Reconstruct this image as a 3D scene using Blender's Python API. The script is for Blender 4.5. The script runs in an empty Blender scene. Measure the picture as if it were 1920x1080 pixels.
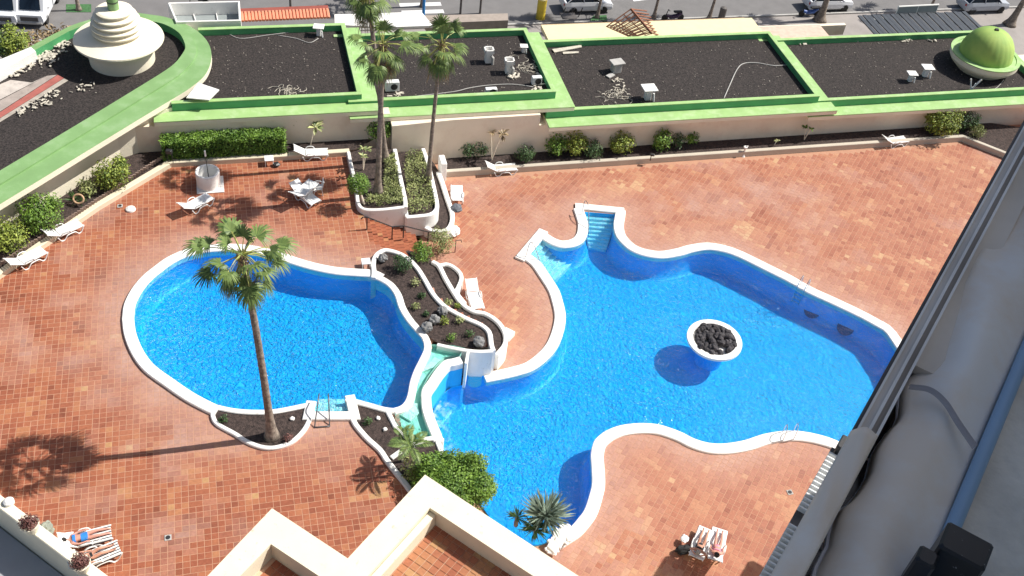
import bpy, bmesh, math, random
import numpy as np
from mathutils import Vector, Matrix, noise
from mathutils.geometry import delaunay_2d_cdt
random.seed(7); RNG = np.random.default_rng(7)
S = bpy.context.scene; COL = S.collection
R_ = math.radians
# ------------------------------------------------------------------ camera
FPX = 1961.0; CAMH = 38.0
_d = Vector((-280., 2060., FPX)).normalized()
_z = Vector((0, 0, 1)); _F = (_z - _d * _z.dot(_d)).normalized(); _U = -_d; _R = _F.cross(_U)
cam_d = bpy.data.cameras.new('camera'); cam = bpy.data.objects.new('camera', cam_d); COL.objects.link(cam)
def _ax(i): return Vector((_R[i], _F[i], _U[i]))
rx, dn, fw = _ax(0), _ax(1), _ax(2)
M = Matrix.Identity(4)
for i in range(3):
    M[i][0] = rx[i]; M[i][1] = -dn[i]; M[i][2] = -fw[i]
M[2][3] = CAMH
cam.matrix_world = M
cam_d.sensor_width = 36; cam_d.lens = 36 * FPX / 1920; cam_d.clip_start = 0.05; cam_d.clip_end = 2000
S.camera = cam
# ------------------------------------------------------------------ light
SUN_AZ, SUN_EL = 22.0, 48.0
w = bpy.data.worlds.new('World'); S.world = w; w.use_nodes = True
nt = w.node_tree; nt.nodes.clear()
sky = nt.nodes.new('ShaderNodeTexSky'); sky.sky_type = 'NISHITA'; sky.sun_disc = False; sky.dust_density = 2.5; sky.ozone_density = .7
sky.sun_elevation = R_(SUN_EL); sky.sun_rotation = R_(90 - SUN_AZ)
bg = nt.nodes.new('ShaderNodeBackground'); bg.inputs[1].default_value = 0.078
wo = nt.nodes.new('ShaderNodeOutputWorld'); nt.links.new(sky.outputs[0], bg.inputs[0]); nt.links.new(bg.outputs[0], wo.inputs[0])
sd = bpy.data.lights.new('sun', 'SUN'); sd.energy = 5.0; sd.angle = R_(0.4); sd.color = (1, .955, .88)
so = bpy.data.objects.new('sun', sd); COL.objects.link(so)
sv = Vector((math.cos(R_(SUN_AZ)) * math.cos(R_(SUN_EL)), math.sin(R_(SUN_AZ)) * math.cos(R_(SUN_EL)), math.sin(R_(SUN_EL))))
so.rotation_euler = sv.to_track_quat('Z', 'Y').to_euler(); so.location = (0, 0, 80)
S.view_settings.view_transform = 'Standard'; S.view_settings.look = 'None'
S.view_settings.gamma = 1; S.view_settings.use_curve_mapping = False
S.view_settings.exposure = 0.36
# ------------------------------------------------------------------ layout helpers
def P(px, py, z=0.):
    "point of the plane at height z that the photograph shows at (px, py)"
    r = Vector((px - 960, py - 540, FPX)); v = Vector((r.dot(_R), r.dot(_F), r.dot(_U)))
    t = (z - CAMH) / v.z
    return Vector((v.x * t, v.y * t, z))
def PP(pts, z): return [P(x, y, z) for x, y in pts]
BA = R_(18.9); EX = Vector((math.cos(BA), math.sin(BA), 0)); EY = Vector((-math.sin(BA), math.cos(BA), 0))
def W(xb, yb, z=0.): return EX * xb + EY * yb + Vector((0, 0, z))
def Bc(px, py, z): p = P(px, py, z); return p.dot(EX), p.dot(EY)
def smooth(pts, closed=False, n=6):
    p = [Vector(q) for q in pts]; out = []; N = len(p)
    rng = range(N) if closed else range(N - 1)
    for i in rng:
        a = p[(i - 1) % N] if closed or i > 0 else p[0] * 2 - p[1]
        b = p[i]; c = p[(i + 1) % N]
        d = p[(i + 2) % N] if closed or i + 2 < N else p[-1] * 2 - p[-2]
        for k in range(n):
            t = k / n
            out.append(0.5 * ((2 * b) + (c - a) * t + (2 * a - 5 * b + 4 * c - d) * t * t + (3 * b - a - 3 * c + d) * t ** 3))
    if not closed: out.append(p[-1])
    return out
def inpoly(pts, poly):
    pts = np.asarray(pts, float); x, y = pts[:, 0], pts[:, 1]; ins = np.zeros(len(pts), bool)
    q = np.array([(p[0], p[1]) for p in poly]); j = len(q) - 1
    for i in range(len(q)):
        xi, yi = q[i]; xj, yj = q[j]
        if yi != yj:
            c = ((yi > y) != (yj > y)) & (x < (xj - xi) * (y - yi) / (yj - yi) + xi); ins ^= c
        j = i
    return ins
def distpoly(pts, poly, closed=True):
    pts = np.asarray(pts, float); best = np.full(len(pts), 1e9)
    q = np.array([(p[0], p[1]) for p in poly])
    for i in range(len(q) if closed else len(q) - 1):
        a = q[i]; b = q[(i + 1) % len(q)]; ab = b - a; L = (ab @ ab) or 1e-9
        t = np.clip(((pts - a) @ ab) / L, 0, 1); d = np.hypot(*(pts - (a + t[:, None] * ab)).T)
        best = np.minimum(best, d)
    return best
# ------------------------------------------------------------------ materials
MT = {}
def nodemat(name):
    m = bpy.data.materials.new(name); m.use_nodes = True
    return m, m.node_tree, m.node_tree.nodes, m.node_tree.links, m.node_tree.nodes['Principled BSDF']
def mat(name, c, rough=.7, var=.12, scale=3., bump=.0, bscale=30., metal=0., attr=None, c2=None, spec=.5, dirt=None, dscale=1.2, dlo=.55, dhi=.72):
    if name in MT: return MT[name]
    m, t, N, L, b = nodemat(name)
    geo = N.new('ShaderNodeNewGeometry')
    nz = N.new('ShaderNodeTexNoise'); nz.inputs['Scale'].default_value = scale; nz.inputs['Detail'].default_value = 5
    L.new(geo.outputs['Position'], nz.inputs['Vector'])
    mx = N.new('ShaderNodeMix'); mx.data_type = 'RGBA'
    lo = [v * (1 - var) for v in c]; hi = [min(1, v * (1 + var)) for v in (c2 or c)]
    mx.inputs[6].default_value = (*lo, 1); mx.inputs[7].default_value = (*hi, 1)
    fac = nz.outputs['Fac']
    if attr:
        a = N.new('ShaderNodeAttribute'); a.attribute_name = attr
        ad = N.new('ShaderNodeMath'); ad.operation = 'ADD'; ad.use_clamp = True
        ml = N.new('ShaderNodeMath'); ml.operation = 'MULTIPLY_ADD'; ml.inputs[1].default_value = .5; ml.inputs[2].default_value = -.25
        L.new(fac, ml.inputs[0]); L.new(a.outputs['Fac'], ad.inputs[0]); L.new(ml.outputs[0], ad.inputs[1]); fac = ad.outputs[0]
    else:
        mr = N.new('ShaderNodeMapRange'); mr.inputs[1].default_value = .3; mr.inputs[2].default_value = .7
        L.new(fac, mr.inputs[0]); fac = mr.outputs[0]
    L.new(fac, mx.inputs[0]); col = mx.outputs[2]
    if dirt:
        n2 = N.new('ShaderNodeTexNoise'); n2.inputs['Scale'].default_value = dscale; n2.inputs['Detail'].default_value = 8; n2.inputs['Roughness'].default_value = .65
        L.new(geo.outputs['Position'], n2.inputs['Vector'])
        r2 = N.new('ShaderNodeMapRange'); r2.inputs[1].default_value = dlo; r2.inputs[2].default_value = dhi; L.new(n2.outputs['Fac'], r2.inputs[0])
        m2 = N.new('ShaderNodeMix'); m2.data_type = 'RGBA'; m2.inputs[7].default_value = (*dirt, 1)
        L.new(col, m2.inputs[6]); L.new(r2.outputs[0], m2.inputs[0]); col = m2.outputs[2]
    L.new(col, b.inputs['Base Color'])
    b.inputs['Roughness'].default_value = rough; b.inputs['Metallic'].default_value = metal; b.inputs['Specular IOR Level'].default_value = spec
    if bump:
        n3 = N.new('ShaderNodeTexNoise'); n3.inputs['Scale'].default_value = bscale; n3.inputs['Detail'].default_value = 4
        L.new(geo.outputs['Position'], n3.inputs['Vector'])
        bp = N.new('ShaderNodeBump'); bp.inputs['Strength'].default_value = bump; bp.inputs['Distance'].default_value = .05
        L.new(n3.outputs['Fac'], bp.inputs['Height']); L.new(bp.outputs[0], b.inputs['Normal'])
    MT[name] = m; return m
def tile_mat(name, stops, wearc):
    m, t, N, L, b = nodemat(name)
    a = N.new('ShaderNodeAttribute'); a.attribute_name = 'tint'; wa = N.new('ShaderNodeAttribute'); wa.attribute_name = 'wear'
    cr = N.new('ShaderNodeValToRGB'); L.new(a.outputs['Fac'], cr.inputs[0]); e = cr.color_ramp.elements
    while len(e) < len(stops): e.new(.5)
    for k, (p, c) in enumerate(stops): e[k].position = p; e[k].color = (*c, 1)
    geo = N.new('ShaderNodeNewGeometry')
    nz = N.new('ShaderNodeTexNoise'); nz.inputs['Scale'].default_value = 9; nz.inputs['Detail'].default_value = 6; L.new(geo.outputs['Position'], nz.inputs['Vector'])
    mr = N.new('ShaderNodeMapRange'); mr.inputs[1].default_value = .3; mr.inputs[2].default_value = .7; mr.inputs[3].default_value = .88; mr.inputs[4].default_value = 1.1
    L.new(nz.outputs['Fac'], mr.inputs[0])
    n2 = N.new('ShaderNodeTexNoise'); n2.inputs['Scale'].default_value = .7; n2.inputs['Detail'].default_value = 5; L.new(geo.outputs['Position'], n2.inputs['Vector'])
    mw = N.new('ShaderNodeMath'); mw.operation = 'MULTIPLY'; mw.use_clamp = True
    m3 = N.new('ShaderNodeMapRange'); m3.inputs[1].default_value = .3; m3.inputs[2].default_value = .65; m3.inputs[3].default_value = .6; m3.inputs[4].default_value = 1.1
    L.new(n2.outputs['Fac'], m3.inputs[0]); L.new(wa.outputs['Fac'], mw.inputs[0]); L.new(m3.outputs[0], mw.inputs[1])
    mx = N.new('ShaderNodeMix'); mx.data_type = 'RGBA'; mx.inputs[7].default_value = (*wearc, 1)
    L.new(cr.outputs[0], mx.inputs[6]); L.new(mw.outputs[0], mx.inputs[0])
    vm = N.new('ShaderNodeVectorMath'); vm.operation = 'SCALE'; L.new(mx.outputs[2], vm.inputs[0]); L.new(mr.outputs[0], vm.inputs[3])
    L.new(vm.outputs[0], b.inputs['Base Color']); b.inputs['Roughness'].default_value = .62; b.inputs['Specular IOR Level'].default_value = .3
    MT[name] = m; return m
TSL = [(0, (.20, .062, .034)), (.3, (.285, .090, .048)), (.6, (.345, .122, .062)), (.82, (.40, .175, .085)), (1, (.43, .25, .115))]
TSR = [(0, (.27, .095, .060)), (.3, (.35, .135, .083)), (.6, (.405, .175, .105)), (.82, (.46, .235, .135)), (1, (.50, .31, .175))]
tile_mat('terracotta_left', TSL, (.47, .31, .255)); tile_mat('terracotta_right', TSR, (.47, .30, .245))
white = mat('white_paint', (.8, .79, .76), .6, .03, 2, .15, 12, dirt=(.50, .47, .41), dscale=3.0, dlo=.60, dhi=.78)
pure = mat('white_plastic', (.78, .79, .78), .4, .03, 3)
cream = mat('cream_paint', (.76, .69, .53), .75, .04, 1.5, .1, 20, dirt=(.42, .38, .29), dscale=4.5, dlo=.62, dhi=.72)
wallp = mat('beige_render', (.78, .69, .55), .8, .05, .7, .2, 25, dirt=(.70, .58, .45), dscale=.8, dlo=.5, dhi=.75)
creamw = mat('pale_cream_render', (.80, .74, .59), .8, .04, .8, .2, 25)
green = mat('pale_green_paint', (.31, .49, .185), .6, .08, 1.2, .1, 10, dirt=(.42, .56, .29), dscale=1.5, dlo=.48, dhi=.7)
green2 = mat('mid_green_paint', (.195, .345, .135), .6, .08, 1.0, .1, 10, dirt=(.25, .39, .19), dscale=1.0, dlo=.5, dhi=.7)
dgreen = mat('deep_green_paint', (.075, .33, .13), .6, .1, 1.2)
gravel = mat('black_lava_gravel', (.015, .012, .0115), .95, .55, 9, .9, 14, c2=(.034, .027, .025), dirt=(.065, .048, .04), dscale=1.6, dlo=.62, dhi=.8)
soil = mat('lava_soil', (.03, .020, .018), .95, .4, 8, .9, 16, c2=(.055, .038, .033))
asphalt = mat('asphalt', (.17, .165, .165), .9, .08, 1, .2, 40)
pave = mat('pavement_concrete', (.30, .275, .26), .9, .1, .8, .2, 20)
paint = mat('road_paint', (.7, .7, .7), .6, .05, 3)
poolp = mat('pool_blue_paint', (.03, .47, .90), .5, .03, .8)
stepp = mat('pool_step_paint', (.78, .86, .92), .5, .03, 2)
turq = mat('turquoise_paint', (.30, .66, .58), .5, .06, 1.5, c2=(.40, .72, .64))
rock = mat('lava_rock', (.022, .022, .027), .9, .4, 5, .8, 10, c2=(.065, .06, .065))
grey_rock = mat('grey_boulder', (.2, .2, .2), .85, .3, 6, .6, 14)
bark = mat('palm_bark', (.16, .13, .11), .9, .25, 6, .6, 12, c2=(.26, .215, .175))
darkm = mat('dark_metal', (.03, .03, .032), .45, .1)
steel = mat('stainless_steel', (.55, .56, .58), .25, .05, metal=1)
wood = mat('brown_wood', (.22, .085, .045), .7, .2)
glassd = mat('dark_glass', (.01, .018, .03), .12, .1)
tyre = mat('tyre_rubber', (.02, .02, .02), .8)
carw = mat('white_car_paint', (.68, .70, .73), .25, .03); cars = mat('silver_car_paint', (.42, .45, .50), .25, .05)
clothg = mat('grey_cloth', (.40, .39, .38), .85, .06, 2, .3, 6, dirt=(.34, .36, .42), dscale=1.5, dlo=.4, dhi=.7)
concrete = mat('light_concrete', (.42, .41, .39), .85, .1, 2, .2, 20)
debris = mat('pale_debris', (.52, .48, .40), .8, .2, 8)
orange = mat('orange_roof_tile', (.68, .27, .16), .7, .12)
foam = mat('white_foam', (.7, .72, .74), .6)
def leafm(n, a, b, rough=.5): return mat(n, a, rough, .0, 4, attr='tint', c2=b, spec=.35)
leaf_g = leafm('leaf_green', (.035, .095, .012), (.22, .36, .05)); leaf_y = leafm('leaf_yellow_green', (.06, .11, .014), (.36, .42, .07))
leaf_d = leafm('leaf_dark_green', (.02, .055, .018), (.09, .16, .05)); leaf_m = leafm('leaf_maroon', (.06, .022, .02), (.27, .12, .10))
leaf_s = leafm('leaf_succulent', (.10, .14, .04), (.44, .47, .19)); frond_g = leafm('frond_green', (.04, .085, .025), (.20, .275, .075)); frond_b = leafm('frond_dry', (.14, .10, .055), (.40, .30, .17))
leaf_c = leafm('leaf_cream_green', (.10, .15, .04), (.50, .52, .24))
# water
def water_mat(name, tint, scale, amp):
    m = bpy.data.materials.new(name); m.use_nodes = True; t = m.node_tree; N = t.nodes; L = t.links; N.clear()
    o = N.new('ShaderNodeOutputMaterial'); geo = N.new('ShaderNodeNewGeometry')
    tr = N.new('ShaderNodeBsdfTransparent'); gl = N.new('ShaderNodeBsdfGlossy'); gl.inputs['Roughness'].default_value = .07
    mx = N.new('ShaderNodeMixShader'); fr = N.new('ShaderNodeFresnel'); fr.inputs[0].default_value = 1.33
    n0 = N.new('ShaderNodeTexNoise'); n0.inputs['Scale'].default_value = 1.1; n0.inputs['Detail'].default_value = 2; L.new(geo.outputs['Position'], n0.inputs['Vector'])
    add = N.new('ShaderNodeMixRGB'); add.blend_type = 'ADD'; add.inputs[0].default_value = .6; L.new(geo.outputs['Position'], add.inputs[1]); L.new(n0.outputs['Color'], add.inputs[2])
    n1 = N.new('ShaderNodeTexNoise'); n1.inputs['Scale'].default_value = scale; n1.inputs['Detail'].default_value = 3; n1.inputs['Roughness'].default_value = .6
    n1.inputs['Distortion'].default_value = .8; L.new(add.outputs[0], n1.inputs['Vector'])
    bp = N.new('ShaderNodeBump'); bp.inputs['Strength'].default_value = 1; bp.inputs['Distance'].default_value = .10 * amp
    L.new(n1.outputs['Fac'], bp.inputs['Height']); L.new(bp.outputs[0], gl.inputs['Normal']); L.new(bp.outputs[0], fr.inputs['Normal'])
    # sun dapple painted into the tint: brighter lines follow the ripples
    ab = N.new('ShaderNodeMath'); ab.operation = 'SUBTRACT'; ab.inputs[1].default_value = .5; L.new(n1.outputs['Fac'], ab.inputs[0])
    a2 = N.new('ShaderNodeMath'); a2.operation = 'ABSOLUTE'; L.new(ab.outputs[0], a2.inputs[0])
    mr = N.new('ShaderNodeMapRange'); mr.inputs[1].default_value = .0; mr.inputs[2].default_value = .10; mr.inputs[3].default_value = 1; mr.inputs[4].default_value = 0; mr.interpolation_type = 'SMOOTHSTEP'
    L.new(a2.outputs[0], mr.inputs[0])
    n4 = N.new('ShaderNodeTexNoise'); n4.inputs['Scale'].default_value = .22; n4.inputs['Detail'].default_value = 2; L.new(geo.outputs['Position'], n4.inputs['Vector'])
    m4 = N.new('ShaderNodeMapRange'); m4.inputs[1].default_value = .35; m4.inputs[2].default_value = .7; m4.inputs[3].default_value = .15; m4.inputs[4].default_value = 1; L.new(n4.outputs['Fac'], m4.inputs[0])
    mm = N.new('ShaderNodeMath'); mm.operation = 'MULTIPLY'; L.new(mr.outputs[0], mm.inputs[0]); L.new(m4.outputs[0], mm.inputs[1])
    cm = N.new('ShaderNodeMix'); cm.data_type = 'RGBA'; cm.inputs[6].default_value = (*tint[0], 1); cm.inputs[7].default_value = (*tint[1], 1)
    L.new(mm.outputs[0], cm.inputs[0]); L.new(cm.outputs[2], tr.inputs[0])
    L.new(fr.outputs[0], mx.inputs[0]); L.new(tr.outputs[0], mx.inputs[1]); L.new(gl.outputs[0], mx.inputs[2]); L.new(mx.outputs[0], o.inputs[0])
    MT[name] = m; return m
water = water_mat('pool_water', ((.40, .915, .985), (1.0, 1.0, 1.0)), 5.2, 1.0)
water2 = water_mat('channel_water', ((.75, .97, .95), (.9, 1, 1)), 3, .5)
# ------------------------------------------------------------------ mesh builder
class MB:
    def __init__(s): s.v = []; s.f = []; s.m = []; s.t = []; s.mi = 0
    def add(s, vs, fs, tint=None):
        n = len(s.v); s.v += [tuple(v) for v in vs]
        for f in fs: s.f.append([n + i for i in f]); s.m.append(s.mi); s.t.append(random.random() if tint is None else tint)
        return s
    def box(s, c, size, rz=0, M4=None):
        hx, hy, hz = [q / 2 for q in size]; vs = []
        for z in (-hz, hz):
            for x, y in ((-hx, -hy), (hx, -hy), (hx, hy), (-hx, hy)):
                v = Vector((x, y, z))
                if M4 is not None: v = M4 @ v
                elif rz: v = Matrix.Rotation(rz, 3, 'Z') @ v
                vs.append(v + Vector(c))
        return s.add(vs, [(3, 2, 1, 0), (4, 5, 6, 7), (0, 1, 5, 4), (1, 2, 6, 5), (2, 3, 7, 6), (3, 0, 4, 7)])
    def bevbox(s, c, size, rz=0, b=.02, M4=None):
        hx, hy, hz = [q / 2 for q in size]; b = min(b, hx * .45, hy * .45, hz * .45); vs = []
        for z, i in ((-hz, b), (-hz + b, 0), (hz - b, 0), (hz, b)):
            X, Y = hx - i, hy - i; k = b if i == 0 else b
            for x, y in ((-X + k, -Y), (X - k, -Y), (X, -Y + k), (X, Y - k), (X - k, Y), (-X + k, Y), (-X, Y - k), (-X, -Y + k)):
                v = Vector((x, y, z))
                if M4 is not None: v = M4 @ v
                elif rz: v = Matrix.Rotation(rz, 3, 'Z') @ v
                vs.append(v + Vector(c))
        fs = [tuple(range(7, -1, -1)), tuple(range(24, 32))]
        for l in range(3):
            for i in range(8): j = (i + 1) % 8; fs.append((l * 8 + i, l * 8 + j, l * 8 + 8 + j, l * 8 + 8 + i))
        return s.add(vs, fs)
    def bb(s, x0, x1, y0, y1, z0, z1, bev=0):
        c = W((x0 + x1) / 2, (y0 + y1) / 2, (z0 + z1) / 2); sz = (abs(x1 - x0), abs(y1 - y0), abs(z1 - z0))
        return s.bevbox(c, sz, BA, bev) if bev else s.box(c, sz, BA)
    def prism(s, poly, z0, z1):
        n = len(poly); a = sum(poly[i][0] * poly[(i + 1) % n][1] - poly[(i + 1) % n][0] * poly[i][1] for i in range(n))
        if a < 0: poly = list(reversed(poly))
        vs = [(p[0], p[1], z0) for p in poly] + [(p[0], p[1], z1) for p in poly]
        fs = [tuple(range(n - 1, -1, -1)), tuple(range(n, 2 * n))] + [(i, (i + 1) % n, n + (i + 1) % n, n + i) for i in range(n)]
        return s.add(vs, fs)
    def tube(s, path, r, n=6, cap=True):
        path = [Vector(p) for p in path]; rr = r if isinstance(r, (list, tuple)) else [r] * len(path); vs = []; fs = []
        up = Vector((0, 0, 1)); prev = None
        for i, p in enumerate(path):
            d = (path[min(i + 1, len(path) - 1)] - path[max(i - 1, 0)]).normalized()
            a = d.cross(up if abs(d.z) < .95 else Vector((1, 0, 0))) if prev is None else prev - d * prev.dot(d)
            a.normalize(); prev = a; b = d.cross(a)
            for k in range(n): t = 2 * math.pi * k / n; vs.append(p + (a * math.cos(t) + b * math.sin(t)) * rr[i])
        for i in range(len(path) - 1):
            for k in range(n): j = (k + 1) % n; fs.append((i * n + k, (i + 1) * n + k, (i + 1) * n + j, i * n + j))
        if cap: fs += [tuple(range(n)), tuple(range(len(vs) - 1, len(vs) - n - 1, -1))]
        return s.add(vs, fs)
    def lathe(s, prof, c, n=48, M4=None):
        vs = []; fs = []
        for r, z in prof:
            for k in range(n):
                t = 2 * math.pi * k / n; v = Vector((r * math.cos(t), r * math.sin(t), z))
                if M4 is not None: v = M4 @ v
                vs.append(v + Vector(c))
        for i in range(len(prof) - 1):
            for k in range(n): j = (k + 1) % n; fs.append((i * n + k, i * n + j, (i + 1) * n + j, (i + 1) * n + k))
        fs += [tuple(range(n - 1, -1, -1)), tuple(range(len(vs) - n, len(vs)))]
        return s.add(vs, fs)
    def ribbon(s, pts, z0, z1, wd, closed=False, bev=.03, off=0.):
        p = [Vector((q[0], q[1], 0)) for q in pts]; N = len(p); prof = []
        h = wd / 2; b = min(bev, h * .5); prof = [(-h, z0), (-h, z1 - b), (-h + b, z1), (h - b, z1), (h, z1 - b), (h, z0)]; K = 6; vs = []; fs = []
        for i in range(N):
            a = p[(i - 1) % N] if closed or i > 0 else p[0]; c = p[(i + 1) % N] if closed or i < N - 1 else p[-1]
            d1 = (p[i] - a); d2 = (c - p[i]); d1 = d1.normalized() if d1.length > 1e-6 else d2.normalized(); d2 = d2.normalized() if d2.length > 1e-6 else d1
            t = (d1 + d2).normalized(); nn = Vector((t.y, -t.x, 0)); m = 1 / max(.5, nn.dot(Vector((d1.y, -d1.x, 0))))
            for u, z in prof: q = p[i] + nn * (u * m + off * m); vs.append((q.x, q.y, z))
        for i in range(N if closed else N - 1):
            j = (i + 1) % N
            for k in range(K): l = (k + 1) % K; fs.append((i * K + k, i * K + l, j * K + l, j * K + k))
        if not closed: fs += [tuple(range(K - 1, -1, -1)), tuple(range((N - 1) * K, N * K))]
        return s.add(vs, fs)
    def build(s, name, mats, parent=None, smooth_=False, loc=None, fix=True):
        me = bpy.data.meshes.new(name); vs = s.v
        if loc is not None: vs = [(v[0] - loc[0], v[1] - loc[1], v[2] - loc[2]) for v in vs]
        me.from_pydata(vs, [], s.f)
        for m in (mats if isinstance(mats, (list, tuple)) else [mats]): me.materials.append(m)
        me.polygons.foreach_set('material_index', s.m)
        at = me.attributes.new('tint', 'FLOAT', 'FACE'); at.data.foreach_set('value', s.t)
        if smooth_: me.polygons.foreach_set('use_smooth', [True] * len(s.f))
        if fix:
            bm = bmesh.new(); bm.from_mesh(me); bmesh.ops.recalc_face_normals(bm, faces=bm.faces); bm.to_mesh(me); bm.free()
        o = bpy.data.objects.new(name, me); COL.objects.link(o)
        if loc is not None: o.location = loc
        if parent is not None:
            o.parent = parent
            if parent.get('_l') or parent.location.length: o.matrix_parent_inverse = Matrix.Translation(-parent.location) if loc is None and not parent.get('_local') else Matrix.Identity(4)
        return o
def tag(o, label=None, cat=None, group=None, kind=None):
    if label: o['label'] = label
    if cat: o['category'] = cat
    if group: o['group'] = group
    if kind: o['kind'] = kind
    return o
def thing(name, label, cat, group=None, loc=(0, 0, 0), rz=0, local=False):
    "Empty at a thing's base.  local=True: its parts are modelled in its own frame"
    o = bpy.data.objects.new(name, None); COL.objects.link(o); o.location = loc; o.rotation_euler = (0, 0, rz)
    o.empty_display_size = .2
    if local: o['_local'] = 1
    return tag(o, label, cat, group)
def put(m, name, mt, parent, **k):      # parts modelled in world space under a thing
    o = m.build(name, mt, None, **k); o.parent = parent
    if not parent.get('_local'):
        if parent.parent is None: o.matrix_parent_inverse = (Matrix.Translation(parent.location) @ parent.rotation_euler.to_matrix().to_4x4()).inverted()
        else: o.matrix_parent_inverse = Matrix.Identity(4)
    return o
def kids(o): return [c for c in bpy.data.objects if c.parent == o]
CH = {}
def dup(root, loc, rz, label=None, group=None, scale=None):
    ks = CH.get(root.name)
    if ks is None: ks = CH[root.name] = [(c, kids(c)) for c in kids(root)]
    r = root.copy(); COL.objects.link(r); r.location = loc; r.rotation_euler = (0, 0, rz)
    if scale: r.scale = (scale,) * 3 if not isinstance(scale, tuple) else scale
    if label: r['label'] = label
    if group: r['group'] = group
    for c, gs in ks:
        d = c.copy(); COL.objects.link(d); d.parent = r
        for g in gs: e = g.copy(); COL.objects.link(e); e.parent = d
    return r
def sheet(name, outer, holes, z, mt, extra=None):
    polys = [[Vector((p[0], p[1])) for p in q] for q in [outer] + holes]; vs = []; ed = []
    for q in polys:
        n = len(vs); vs += q; ed += [(n + i, n + (i + 1) % len(q)) for i in range(len(q))]
    r = delaunay_2d_cdt(vs, ed, [], 0, 1e-5); V, F = r[0], r[2]
    cs = np.array([[sum(V[i][0] for i in f) / len(f), sum(V[i][1] for i in f) / len(f)] for f in F])
    ok = inpoly(cs, outer)
    for h in holes: ok &= ~inpoly(cs, h)
    m = MB(); m.v = [(v[0], v[1], z) for v in V]
    for f, k in zip(F, ok):
        if k:
            a, b, c = [V[i] for i in f[:3]]
            f = list(f)
            if (b - a).cross(c - a) < 0: f.reverse()
            m.f.append(f); m.m.append(0); m.t.append(.5)
    return m.build(name, mt, fix=False)
# ------------------------------------------------------------------ traced outlines (on their own planes)
LD, LR = 1.5, 1.65                      # left deck and its rims; right deck is 0
poolL_px = [(249, 590), (252, 569), (264, 545), (281, 524), (300, 508), (325, 490), (355, 477), (390, 470), (430, 468), (462, 470), (485, 474), (517, 482), (555, 495), (592, 505), (630, 512), (667, 515), (695, 517), (712, 524), (729, 535), (742, 553), (750, 577), (764, 600), (782, 621), (793, 634), (797, 652), (789, 672), (779, 692), (771, 714), (766, 740), (760, 754), (751, 762), (740, 766), (725, 764.5), (707, 760), (686, 754), (664, 748)]
poolL_b = [(649, 743), (655, 771), (588, 772), (592, 753)]
poolL_c = [(566, 757), (542, 762), (512, 767), (475, 768), (437, 765), (400, 757), (362, 737), (325, 712), (287, 684), (266, 656), (253, 625)]
seg1 = smooth(PP(poolL_px, LR), n=4); seg3_ = smooth(PP(poolL_c + [(249, 590)], LR), n=4)[:-1]
POOL_L = seg1 + PP(poolL_b, LR) + seg3_
ZR = .12
bPR_a = [(1097, 405), (1101, 420), (1099, 440), (1089, 454), (1072, 461), (1052, 462), (1033, 456), (1016, 446)]
bPR_b = [(992, 475), (1012, 491), (1027, 512), (1045, 540), (1053, 562), (1059, 590), (1056, 617), (1045, 647), (1027, 670), (998, 692), (960, 704), (912, 714)]
weir_out = [(871, 681), (858, 683), (844, 689), (829, 704), (818, 723), (811, 748), (812, 768), (818, 788), (827, 809), (832.6, 826.5)]
bPR_c = [(829, 859), (846, 872), (870, 905), (905, 950), (930, 985), (965, 1012), (1000, 1022), (1035, 1012), (1057, 998), (1072, 988), (1086, 972), (1098, 955), (1107, 928), (1112, 905), (1111, 875), (1110, 850), (1115, 829), (1124, 818), (1140, 807), (1165, 798), (1200, 794), (1232, 796), (1260, 804), (1280, 812), (1302, 823), (1330, 831), (1360, 832), (1397, 826), (1435, 814), (1478, 808), (1515, 811), (1552, 820), (1580, 831), (1640, 850), (1700, 800), (1712, 730), (1690, 662)]
bPR_d = [(1665, 625), (1657, 617)]
bPR_e = [(1615, 594), (1565, 570), (1515, 547), (1478, 526), (1440, 507), (1410, 492), (1385, 480), (1360, 471), (1330, 466), (1300, 470), (1275, 477), (1242, 482), (1210, 478), (1185, 469), (1167, 455), (1156, 440), (1152, 422), (1155, 401)]
wo_w = PP(weir_out, LR)
POOL_R = smooth(PP([(1093, 396)] + bPR_a, ZR), n=4) + smooth(PP(bPR_b[:-1] + [(928, 711)], ZR), n=4) + [P(916, 661, 1.75), P(876, 659.5, 1.75)] + smooth(wo_w, n=4) + smooth(PP(bPR_c, ZR), n=4) + PP(bPR_d, ZR) + smooth(PP(bPR_e, ZR), n=4)
T1_soil = [(711, 476), (720, 473), (729, 472), (745, 477), (762, 488), (775, 500), (788, 518), (803, 541), (821, 565), (842, 581), (871, 598), (898, 610), (909, 621), (912, 645), (904, 652), (880, 652), (847, 647), (818, 641), (800, 627), (782, 613), (761, 589), (753, 562), (738, 536), (703, 512), (704, 488)]
PALMBED = [(404, 769), (440, 772), (480, 772), (515, 770), (545, 766), (586, 760), (580, 785), (571, 801), (562, 813), (545, 826), (520, 836), (495, 837), (475, 832), (442, 811), (412, 796), (403, 785)]
BRBED = [(657, 753), (690, 760), (725, 771), (740, 798), (775, 833), (795, 826), (814, 826), (829, 859), (860, 900), (830, 960), (778, 925), (758, 903), (740, 881), (723, 859), (710, 840), (688, 820), (671, 801), (662, 786)]
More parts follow.
